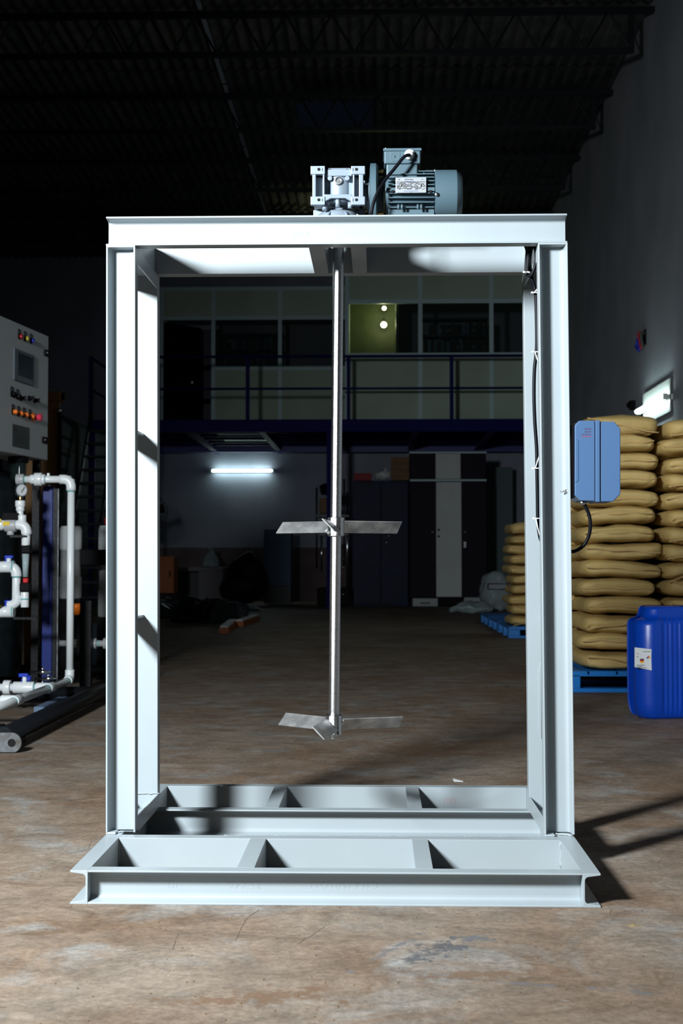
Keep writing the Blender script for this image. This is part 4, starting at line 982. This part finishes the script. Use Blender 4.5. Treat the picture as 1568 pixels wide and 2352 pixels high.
for (a_, b_, lab) in (((514, 1456), (534, 1438), 'short orange and white timber bar on the floor, nearer one'), ((549, 1440), (587, 1426), 'longer orange and white timber bar on the floor, farther one')):
    p0, p1 = floor_at(*a_), floor_at(*b_); t = thing('orange_bar', (p0 + p1) / 2, lab, 'bar'); d = (p1 - p0).normalized(); e = Vector((-d.y, d.x, 0))
    MB().prism([(-.05, .0), (.05, .0), (.05, .07), (-.05, .07)], p0, e, Z, p1 - p0).build('bar', M['orangebox'], t); MB().prism([(-.04, .07), (.04, .07), (.04, .085), (-.04, .085)], p0, e, Z, p1 - p0).build('top_strip', M['paper'], t)
p0 = floor_at(385, 1405); t = thing('orange_tool', p0, 'small orange tool on the floor by the rear left post', 'tool'); MB().box(p0 + Z * .12, (.14, .1, .05)).build('body', M['orangebox'], t); MB().box(p0 + Vector((.1, 0, .1)), (.12, .04, .04)).build('handle', M['orangebox'], t); MB().box(p0 + Z * .05, (.1, .08, .1)).build('foot', M['junk'], t)

# ================================================================== WATER-TREATMENT SKID AT THE LEFT
def pipe_tube(l, r_, k=6): return MB().tube(smooth_path([at(*q_) for q_ in l], k) if k > 1 else [at(*q_) for q_ in l], r_, 16)
SX = -1.52
sk = thing('skid_frame', (SX, 6.5, 0), 'black steel tube skid on the floor at left with a lifting lug', 'skid')
MB().tube([(SX, 5.50, .058), (SX, 8.9, .058)], .040, 24).build('side_tube', M['blacksteel'], sk)
MB().tube([(SX - 1.4, 5.50, .058), (SX - 1.4, 8.9, .058)], .040, 24).build('side_tube', M['blacksteel'], sk)
for y in (5.62, 7.3, 8.85): MB().tube([(SX - 1.4, y, .058), (SX - .03, y, .058)], .038, 16).build('cross_tube', M['blacksteel'], sk)
for y in (5.7, 8.5): MB().box2((SX - .03, y, 0), (SX + .02, y + .08, .03)).build('foot_pad', M['blacksteel'], sk)
lc = at(27, 1706, 5.44); pl = [(lc.x + .040 * math.cos(R(a)), lc.z + .040 * math.sin(R(a))) for a in range(-70, 91, 10)]
pl = [(lc.x - .10, lc.z - .038), (lc.x - .03, lc.z - .045)] + pl + [(lc.x - .10, lc.z + .040)]
lug = MB().prism([(a, max(b, .004)) for a, b in pl], (0, 5.435, 0), X, Z, (0, .014, 0)).build('lifting_lug', M['lug'], sk, .001, label='worn grey lug plate with a round hole')
MB().cyl((lc.x + .001, 5.4345, lc.z), (lc.x + .001, 5.4500, lc.z), .0165, n=28).build('lug_hole', M['hole'], lug)
a = at(108, 1545, 7.45); b = at(108, 1118, 7.45)
up = MB().box2((a.x - .030, 7.44, .10), (a.x + .027, 7.50, b.z)).build('upright', M['bluepaint'], sk, .004, label='glossy deep blue upright')
MB().box2((a.x + .027, 7.445, .10), (a.x + .052, 7.50, b.z - .01)).build('upright_channel', M['blacksteel'], sk)
MB().box2((a.x + .052, 7.45, .10), (a.x + .058, 7.46, b.z - .01)).build('channel_lip', M['lug'], sk)
MB().lathe([(0, .012), (.01, .012), (.014, .006), (.015, 0)], b + Vector((.004, .02, 0)), Z, 14).build('top_bolt', M['zinc'], sk)
q0 = floor_at(70, 1620)
MB().box2((at(95, 1600, 6.9).x, 6.75, .02), (at(178, 1600, 7.3).x, 7.45, .045)).build('drip_tray', M['fridge'], sk)
MB().box2((at(183, 1500, 8.1).x, 8.1, 0), (at(208, 1500, 8.1).x, 8.16, at(183, 1380, 8.1).z)).build('rear_upright', M['blacksteel'], sk)
# fibreglass vessels
for (pxr, Y_, r_, zt_, lab) in ((50, 7.75, .17, 1.35, 'dark fibreglass pressure vessel cut by the left edge, behind the white valves'),):
    cx = at(pxr, 1300, Y_).x - r_; t = thing('pressure_vessel', (cx, Y_, .1), lab, 'tank')
    MB().lathe([(0, .10), (.02, .15), (.08, r_), (zt_ - .30, r_), (zt_ - .22, r_ * .93), (zt_ - .17, r_ * .7), (zt_ - .15, r_ * .3)], (cx, Y_, .1), Z, 40).build('shell', M['frp'], t)
    MB().cyl((cx, Y_, zt_ - .06), (cx, Y_, zt_ + .02), .055, n=20).build('head', M['blackmatt'], t); MB().lathe([(0, .12), (.1, .13)], (cx, Y_, .0), Z, 24).build('stand', M['blackmatt'], t)
a = at(36, 1095, 7.4); t = thing('clear_filter_bowl', a, 'clear glass filter bowl under the left control panel', 'filter'); MB().lathe([(0, .03), (.01, .045), (.09, .05), (.10, .05), (.10, .0)], (a.x, 7.45, a.z - .02), Z, 24).build('bowl', M['glass'], t); MB().lathe([(0, .055), (.03, .055)], (a.x, 7.45, a.z + .08), Z, 24).build('cap', M['blackmatt'], t)
# control panel: oblique plate facing right
cp = thing('control_panel', at(108, 1058, 7.75), 'grey electrical control panel with lamps and screen at the left edge', 'control panel')
C0 = at(108, 1058, 7.75); ang = math.atan(.142); e1 = Vector((-math.sin(ang), -math.cos(ang), 0)); nrm = Vector((math.cos(ang), -math.sin(ang), 0)); zc_ = at(108, 772, 7.75).z
# e1 runs from the far (right) edge towards the camera; nrm faces right
def cpoint(px, py):
    """point of the panel face on the sight line through a pixel"""
    d = at(px, py, 1.0) - Vector((0, 0, CZ)); o = Vector((0, 0, CZ)); k = (C0 - o).dot(nrm) / d.dot(nrm); return o + d * k
PW = .78
MB().prism([(0, 0), (PW, 0), (PW, zc_ - C0.z), (0, zc_ - C0.z)], C0 - nrm * .22, e1, Z, nrm * .215).build('cabinet', M['panelgrey'], cp, .003)
dr = MB().prism([(.002, .002), (PW - .002, .002), (PW - .002, zc_ - C0.z - .002), (.002, zc_ - C0.z - .002)], C0 - nrm * .008, e1, Z, nrm * .012).build('door', M['panelgrey'], cp, .003)
for k_ in (.03, PW - .12):
    q_ = C0 - nrm * .05 + e1 * k_; MB().box2((q_.x - .02, q_.y - .02, 0), (q_.x + .02, q_.y + .02, C0.z + .02)).build('stand_leg', M['blacksteel'], cp)
def cbox(px0, py0, px1, py1, dep, name, m_, par, bev=.001, lab=None):
    a, b = cpoint(px0, (py0 + py1) / 2), cpoint(px1, (py0 + py1) / 2); zt_, zb2 = cpoint(px1, py0).z, cpoint(px0, py1).z
    z1 = cpoint((px0 + px1) / 2, py0).z; z0_ = cpoint((px0 + px1) / 2, py1).z
    u0, u1 = (a - C0).dot(e1), (b - C0).dot(e1)
    return MB().prism([(u1, z0_ - C0.z), (u0, z0_ - C0.z), (u0, z1 - C0.z), (u1, z1 - C0.z)], C0, e1, Z, nrm * dep).build(name, M[m_], par, bev, label=lab)
sc_ = cbox(28, 808, 74, 880, .014, 'screen_bezel', 'bezel', cp, .002, 'grey touch-screen bezel'); cbox(35.5, 816, 70, 868, .0155, 'screen', 'screen', sc_)
cbox(26, 978, 65, 1029, .006, 'data_label', 'labelgrey', cp, .0005)
cbox(29, 983, 37, 990, .0068, 'label_mark', 'ink', cp, .0002)
for py in (1000, 1008, 1016): cbox(32, py, 60, py + 1.3, .0066, 'label_line', 'ink', cp, .0001)
for px, py in ((103, 811), (98.5, 1011)): 
    p = cpoint(px, py); h_ = MB().prism([(-.035, -.018), (.025, -.018), (.025, .018), (-.035, .018)], p, e1, Z, nrm * .018).build('latch', M['blackmatt'], cp, .003)
    MB().lathe([(0, .007), (.004, .006), (.005, 0)], p + nrm * .018 + e1 * .012, nrm, 14).build('latch_screw', M['zinc'], h_)
def lampb(px, py, m_, lab=None, r_=.013, L=.028, guard=True):
    p = cpoint(px, py); t_ = MB().lathe([(0, .0165), (.006, .016), (.007, .0135), (.0072, .0)], p + nrm * .004, nrm, 20).build('bezel_ring', M['blackmatt'], cp)
    MB().lathe([(.006, r_), (L * .75, r_), (L * .95, r_ * .75), (L, 0)], p, nrm, 20).build('lens', M[m_], t_, label=lab)
    if guard:
        q = p + Z * .026; mm = MB(); u = e1
        for a_, b_ in (((-.013, -.010), (.013, -.010)), ((-.013, .012), (.013, .012)), ((-.013, -.010), (-.013, .012)), ((.013, -.010), (.013, .012))):
            mm.cyl(q + u * a_[0] + Z * a_[1] + nrm * .006, q + u * b_[0] + Z * b_[1] + nrm * .006, .0022, n=6)
        mm.build('label_holder', M['blackmatt'], t_)
lampb(42, 773, 'red', 'red lamp'); lampb(55.5, 778, 'yellow', 'yellow lamp'); lampb(69, 783, 'bluelens', 'blue lamp')
for px, py, m_ in ((27.5, 946, 'orange'), (40.5, 950, 'orange'), (53, 953, 'orange'), (66.5, 957, 'orange')): lampb(px, py, m_, 'orange illuminated push button', L=.034)
p = cpoint(75, 959); MB().lathe([(0, .027), (.004, .027)], p + nrm * .005, nrm, 24).build('stop_collar', M['orange'], cp); MB().lathe([(0, .012), (.022, .012), (.024, .019), (.042, .020), (.047, .014), (.048, 0)], p + nrm * .008, nrm, 24).build('stop_button', M['pinkred'], cp, label='red mushroom emergency stop button')
for px, py in ((25, 905), (38, 911)): lampb(px, py, 'blackmatt', None, guard=True); 
for px, py in ((30, 908), (45, 915), (64, 915), (77, 920)):
    p = cpoint(px, py); kn = MB().lathe([(0, .015), (.012, .015), (.013, .011), (.03, .010)], p, nrm, 16).build('selector_knob', M['blackmatt'], cp); MB().box(p + nrm * .032, (.012, .008, .026), Matrix.Rotation(ang, 3, 'Z')).build('grip', M['blackmatt'], kn)

# white pipework
pw = thing('pvc_pipework', at(162, 1565, 7.3), 'white plastic pipework with valves, gauge and elbows on the left skid', 'pipework')
PV = M['pvc']; RP = .0195
ax, az_b, az_t = at(162, 1300, 7.3).x, at(162, 1562, 7.3).z, at(162, 1101, 7.3).z
def fit(a, b, r_, name='socket', m_=None): return MB().cyl(a, b, r_, n=24).build(name, m_ or PV, pw, .002)
def band(p, ax_, r_=RP + .0012): MB().cyl(Vector(p) - Vector(ax_) * .003, Vector(p) + Vector(ax_) * .003, r_, n=24).build('cement_ring', M['cement'], pw)
def elbow(c, d1, d2, r_=.026, reach=.062):
    c, d1, d2 = Vector(c), Vector(d1).normalized(), Vector(d2).normalized(); k = .045
    pts = [c + d1 * reach, c + d1 * k]
    for i in range(1, 8):
        t = i / 8; pts.append((c + d1 * k) * (1 - t) ** 2 + c * 2 * t * (1 - t) + (c + d2 * k) * t * t)
    pts += [c + d2 * k, c + d2 * reach]
    MB().tube(pts, r_, 20).build('elbow', PV, pw)
top = Vector((ax, 7.3, az_t)); bot = Vector((ax, 7.3, az_b))
MB().cyl(bot, top, RP, n=28).build('riser_pipe', PV, pw)
elbow(top, -X, -Z); band(top - Z * .066, Z); elbow(bot, Z, -Y, .025, .055); band(bot - Y * .066, Y)
xl2 = at(45, 1100, 7.3).x
MB().cyl((xl2, 7.3, az_t), (ax, 7.3, az_t), RP, n=28).build('top_pipe', PV, pw)
for a_, b_, r_ in ((38, 56, .030), (70, 82, .026), (80, 97, .036), (96, 104, .028)): fit((at(a_, 1100, 7.3).x, 7.3, az_t), (at(b_, 1100, 7.3).x, 7.3, az_t), r_, 'union' if r_ > .03 else 'socket', M['pvcgrey'] if a_ == 38 else None)
for px in (57, 104, 141): band((at(px, 1100, 7.3).x, 7.3, az_t), X)
p = at(111, 1090, 7.3); fit((p.x, 7.3, az_t + .015), (p.x, 7.3, az_t + .034), .008, 'air_screw', M['nylon'])
# low run towards the camera, with two branches
MB().cyl(bot, (ax, 5.3, az_b), RP, n=28).build('bottom_pipe', PV, pw)
for Yb, lab in ((6.86, 1), (6.22, 0)):
    fit((ax, Yb - .05, az_b), (ax, Yb + .05, az_b), .025, 'tee'); fit((ax - .002, Yb, az_b), (ax - .07, Yb, az_b), .025, 'socket'); band((ax, Yb - .055, az_b), Y); band((ax - .078, Yb, az_b), X)
    MB().cyl((ax, Yb, az_b), (ax - .9, Yb, az_b), RP, n=24).build('branch_pipe', PV, pw)
    if lab:
        fit((ax - .08, Yb, az_b), (ax - .185, Yb, az_b), .030, 'valve_body'); fit((ax - .20, Yb, az_b), (ax - .235, Yb, az_b), .037, 'union_nut'); fit((ax - .26, Yb, az_b), (ax - .30, Yb, az_b), .030, 'socket')
        MB().cyl((ax - .13, Yb, az_b + .02), (ax - .13, Yb, az_b + .055), .011, n=14).build('valve_stem', PV, pw)
        MB().box((ax - .135, Yb, az_b + .062), (.05, .022, .02)).build('valve_handle', M['bluehandle'], pw, .005)
# sampling valves (chrome) behind
for dx, dz in ((0, 0), (-.03, .035), (-.03, -.035)):
    p = at(104, 1559, 7.2) + Vector((dx, 0, dz)); MB().cyl(p - X * .055, p + X * .06, .0065, n=14).build('sampling_tube', M['chrome'], pw); 
    MB().lathe([(-.02, .009), (-.012, .014), (.012, .014), (.02, .009)], p + X * .015, X, 14).build('sampling_valve', M['chrome'], pw); MB().cyl(p + X * .015, p + Vector((.015, 0, .03)), .006, n=10).build('sampling_stem', M['chrome'], pw)
p = at(62, 1558, 7.1); MB().box(p, (.045, .03, .03)).build('sampling_handle', M['bluehandle'], pw, .006); MB().box(p + Vector((-.02, 0, -.012)), (.02, .02, .02)).build('sampling_grip', M['bluehandle'], pw, .004)

# valve tree nearer the left edge
vt = thing('valve_tree', at(60, 1400, 6.95), 'white valve tree with blue handles, flow tube and round gauge at far left', 'valves'); pw2, pw = pw, vt
VY = 7.0; V_ = lambda px, py: at(px, py, VY)
fit(V_(-20, 1205), V_(40, 1205), .026, 'pipe'); fit(V_(12, 1207), V_(38, 1207), .034, 'valve_body', M['pvcgrey']); fit(V_(-12, 1205), V_(8, 1205), .030, 'union')
elbow(V_(61, 1205), -X, -Z, .027, .05); band(V_(61, 1205) - Z * .056, Z, .0215)
fit(V_(50, 1203), V_(50, 1183), .024, 'tee_neck'); fit(V_(46.5, 1186), V_(46.5, 1172), .017, 'pipe'); fit(V_(46.5, 1174), V_(46.5, 1163), .022, 'socket'); fit(V_(46.5, 1164), V_(46.5, 1150), .026, 'gauge_adapter'); fit(V_(46.5, 1151), V_(46.5, 1140), .008, 'stem', M['brass'])
gp = at(50, 1126, VY); gd = Vector((.72, -.69, 0)); gc = MB().lathe([(-.026, .030), (-.024, .034), (-.002, .034)], gp, gd, 32).build('gauge_case', M['chrome'], vt); MB().lathe([(-.006, .0345), (0, .0345), (.001, .030), (.0012, .0)], gp, gd, 32).build('gauge_rim', M['chrome'], vt); MB().lathe([(.0013, .029), (.0016, .029), (.0017, 0)], gp, gd, 32).build('gauge_dial', M['paper'], vt)
MB().box(gp + gd * .003 + Vector((.004, .004, .003)), (.003, .003, .034), Matrix.Rotation(R(-35), 3, gd)).build('gauge_needle', M['ink'], vt)
MB().box(V_(18, 1203) - Y * .032, (.035, .006, .020)).build('yellow_tag', M['yellowprint'], vt); MB().box(V_(2, 1196) - Y * .03, (.02, .006, .016)).build('yellow_tag', M['yellowprint'], vt); MB().box(V_(20, 1192), (.012, .02, .02)).build('yellow_stem', M['yellowprint'], vt)
MB().prism([(-.06, -.012), (.04, -.012), (.05, .006), (.03, .028), (-.05, .03)], V_(30, 1190) - Y * .02, X, Z, Y * .03).build('lever', M['blackmatt'], vt, .004)
fit(V_(24, 1213), V_(24, 1229), .018, 'outlet', M['pvcgrey'])
fit(V_(61, 1222), V_(59, 1252), .022, 'pipe'); fit(V_(59, 1238), V_(59, 1254), .021, 'socket')
MB().box(V_(61, 1262), (.052, .05, .044)).build('union_block', M['blackmatt'], vt, .008)
MB().lathe([(0, .019), (.12, .013)], V_(59, 1272), -Z, 20).build('flow_tube', M['plasticbag'], vt, label='clear tapered flow tube'); MB().cyl(V_(59, 1328), V_(59, 1340), .014, n=14).build('red_float', M['redprint'], vt, label='red ring at the foot of the flow tube')
MB().box(V_(59, 1349), (.055, .05, .048)).build('union_block', M['blackmatt'], vt, .008)
fit(V_(57, 1360), V_(57, 1395), .021, 'pipe'); band(V_(57, 1376), Z, .0225); elbow(V_(57, 1400), Z, (-1, -.3, -.12), .025, .045)
for (py, pxe, r_) in ((1302, 38, .024), (1405, 38, .024)):
    MB().tube([V_(-25, py + 2), V_(10, py), V_(pxe - 5, py)], r_ + .006, 20).build('valve_body', PV, vt); fit(V_(-10, py), V_(-2, py), r_ + .014, 'union_nut'); band(V_(30, py - 1), X, r_ + .0075)
    s_ = V_(20, py - 13); MB().cyl(V_(20, py - 8), V_(20, py - 20), .013, n=14).build('valve_stem', PV, vt); MB().box(V_(21, py - 23), (.045, .026, .016)).build('valve_handle', M['bluehandle'], vt, .005); MB().box(V_(15, py - 17), (.014, .02, .024)).build('handle_grip', M['bluehandle'], vt, .003)
elbow(V_(38, 1302), -X, -Z, .027, .05); fit(V_(38, 1315), V_(37, 1385), .0215, 'pipe'); band(V_(38, 1326), Z, .023); elbow(V_(40, 1390), Z, -X, .025, .05)
MB().lathe([(-.02, .02), (.0, .028), (.02, .02)], V_(2, 1400), X, 14).build('brass_nut', M['brass'], vt)
# bracket arms
MB().box(V_(45, 1232), (.09, .05, .012)).build('bracket', M['blacksteel'], vt); MB().box(V_(60, 1420), (.12, .05, .012)).build('bracket', M['blacksteel'], vt)
pw = pw2
# rear horizontal pipe with unions
rp = thing('rear_pipe_run', at(185, 1478, 8.2), 'grey-white pipe with two unions low behind the riser pipe', 'pipe'); pw = rp
zR = at(185, 1478, 8.2).z; RX = lambda px: Vector((at(px, 1478, 8.2).x, 8.2, zR))
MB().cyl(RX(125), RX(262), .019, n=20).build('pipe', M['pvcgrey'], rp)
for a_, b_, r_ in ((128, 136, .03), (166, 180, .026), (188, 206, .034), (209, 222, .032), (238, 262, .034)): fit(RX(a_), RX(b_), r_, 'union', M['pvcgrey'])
band(RX(130), X, .031); band(RX(226), X, .021)
# filter housings
for (px0, px1, y0, y1, Y_, lab) in ((131, 181, 1208, 1376, 8.6, 'tall white filter housing behind the vertical white pipe'), (222, 262, 1207, 1418, 8.8, 'white filter housing mostly hidden by the front left post')):
    a, b = at(px0, y0, Y_), at(px1, y1, Y_); r_ = (b.x - a.x) / 2; c = Vector((a.x + r_, Y_ + r_, b.z)); hh = a.z - b.z
    t = thing('filter_housing', c, lab, 'filter')
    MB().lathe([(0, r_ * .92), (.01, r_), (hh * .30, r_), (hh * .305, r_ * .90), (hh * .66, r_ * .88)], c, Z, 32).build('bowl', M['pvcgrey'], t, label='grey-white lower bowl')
    MB().lathe([(hh * .66, r_ * .9), (hh * .70, r_), (hh * .95, r_), (hh, r_ * .85), (hh * 1.001, 0)], c, Z, 32).build('cap', M['pvc'], t)
    MB().cyl(c + Z * hh, c + Z * (hh + .05), .022, n=16).build('vent_plug', M['redbox'], t)
    MB().box2((c.x - r_, c.y - r_ * .6, 0), (c.x + r_, c.y + r_ * .6, c.z)).build('stand', M['blackmatt'], t)
    MB().box((c.x + r_ + .08, c.y, c.z + hh * .57), (.16, .08, .10)).build('bracket', M['blackmatt'], t, .004)
t = thing('orange_plug', at(176, 1405, 8.5), 'small orange plug low behind the white riser pipe', 'plug'); MB().lathe([(0, .02), (.05, .03), (.07, .028)], at(176, 1412, 8.5), Z, 16).build('body', M['orange'], t); MB().cyl(at(176, 1412, 8.5), at(176, 1412, 8.5) - Z * .05, .012).build('pin', M['blackmatt'], t)
heap(160, 1552, 9.3, .25, (1, .8, .9), 'fridge', 'tarpaulin', 'grey tarpaulin bundle on the floor behind the left pipes', 'tarpaulin', amp=.15, fr_=3)
# plywood crate and grey boarded container behind
wc = thing('plywood_panel', base(115, 1560, 9.0), 'ochre plywood panel with a wooden top rail behind the control panel', 'panel')
a = at(60, 920, 9.0); b = at(131, 1560, 9.0)
MB().box2((a.x, 9.0, 0), (b.x, 9.04, a.z)).build('sheet', M['wood'], wc, .002)
MB().box2((a.x, 8.9, a.z - .01), (b.x + .03, 9.03, a.z + .05)).build('top_rail', M['wood'], wc, .003)
MB().cyl((b.x + .01, 8.98, .0), (b.x + .01, 8.98, a.z - .06), .014, n=12).build('edge_rod', M['blacksteel'], wc); MB().ball((b.x + .01, 8.97, a.z - .07), .016, 12, 8).build('rod_cap', M['zinc'], wc)
MB().box((b.x + .02, 8.95, a.z + .02), (.06, .05, .05)).build('clamp', M['blackmatt'], wc)
gx = -4.87
gc_ = thing('board_partition', Vector((gx, 21.5, 0)), 'grey-green boarded partition running back behind the steel stair', 'partition')
zt_ = at(130, 950, gx * F / (130 - 868)).z
for i in range(6):
    z0_, z1_ = zt_ * i / 6 + .004, zt_ * (i + 1) / 6 - .004
    MB().box2((gx - .03, 18.8, z0_), (gx, 25.0, z1_)).build('board', M['crategrey'], gc_, .003)
MB().box2((gx - .12, 18.82, 0), (gx - .03, 24.98, zt_ - .01)).build('core', M['junk'], gc_)
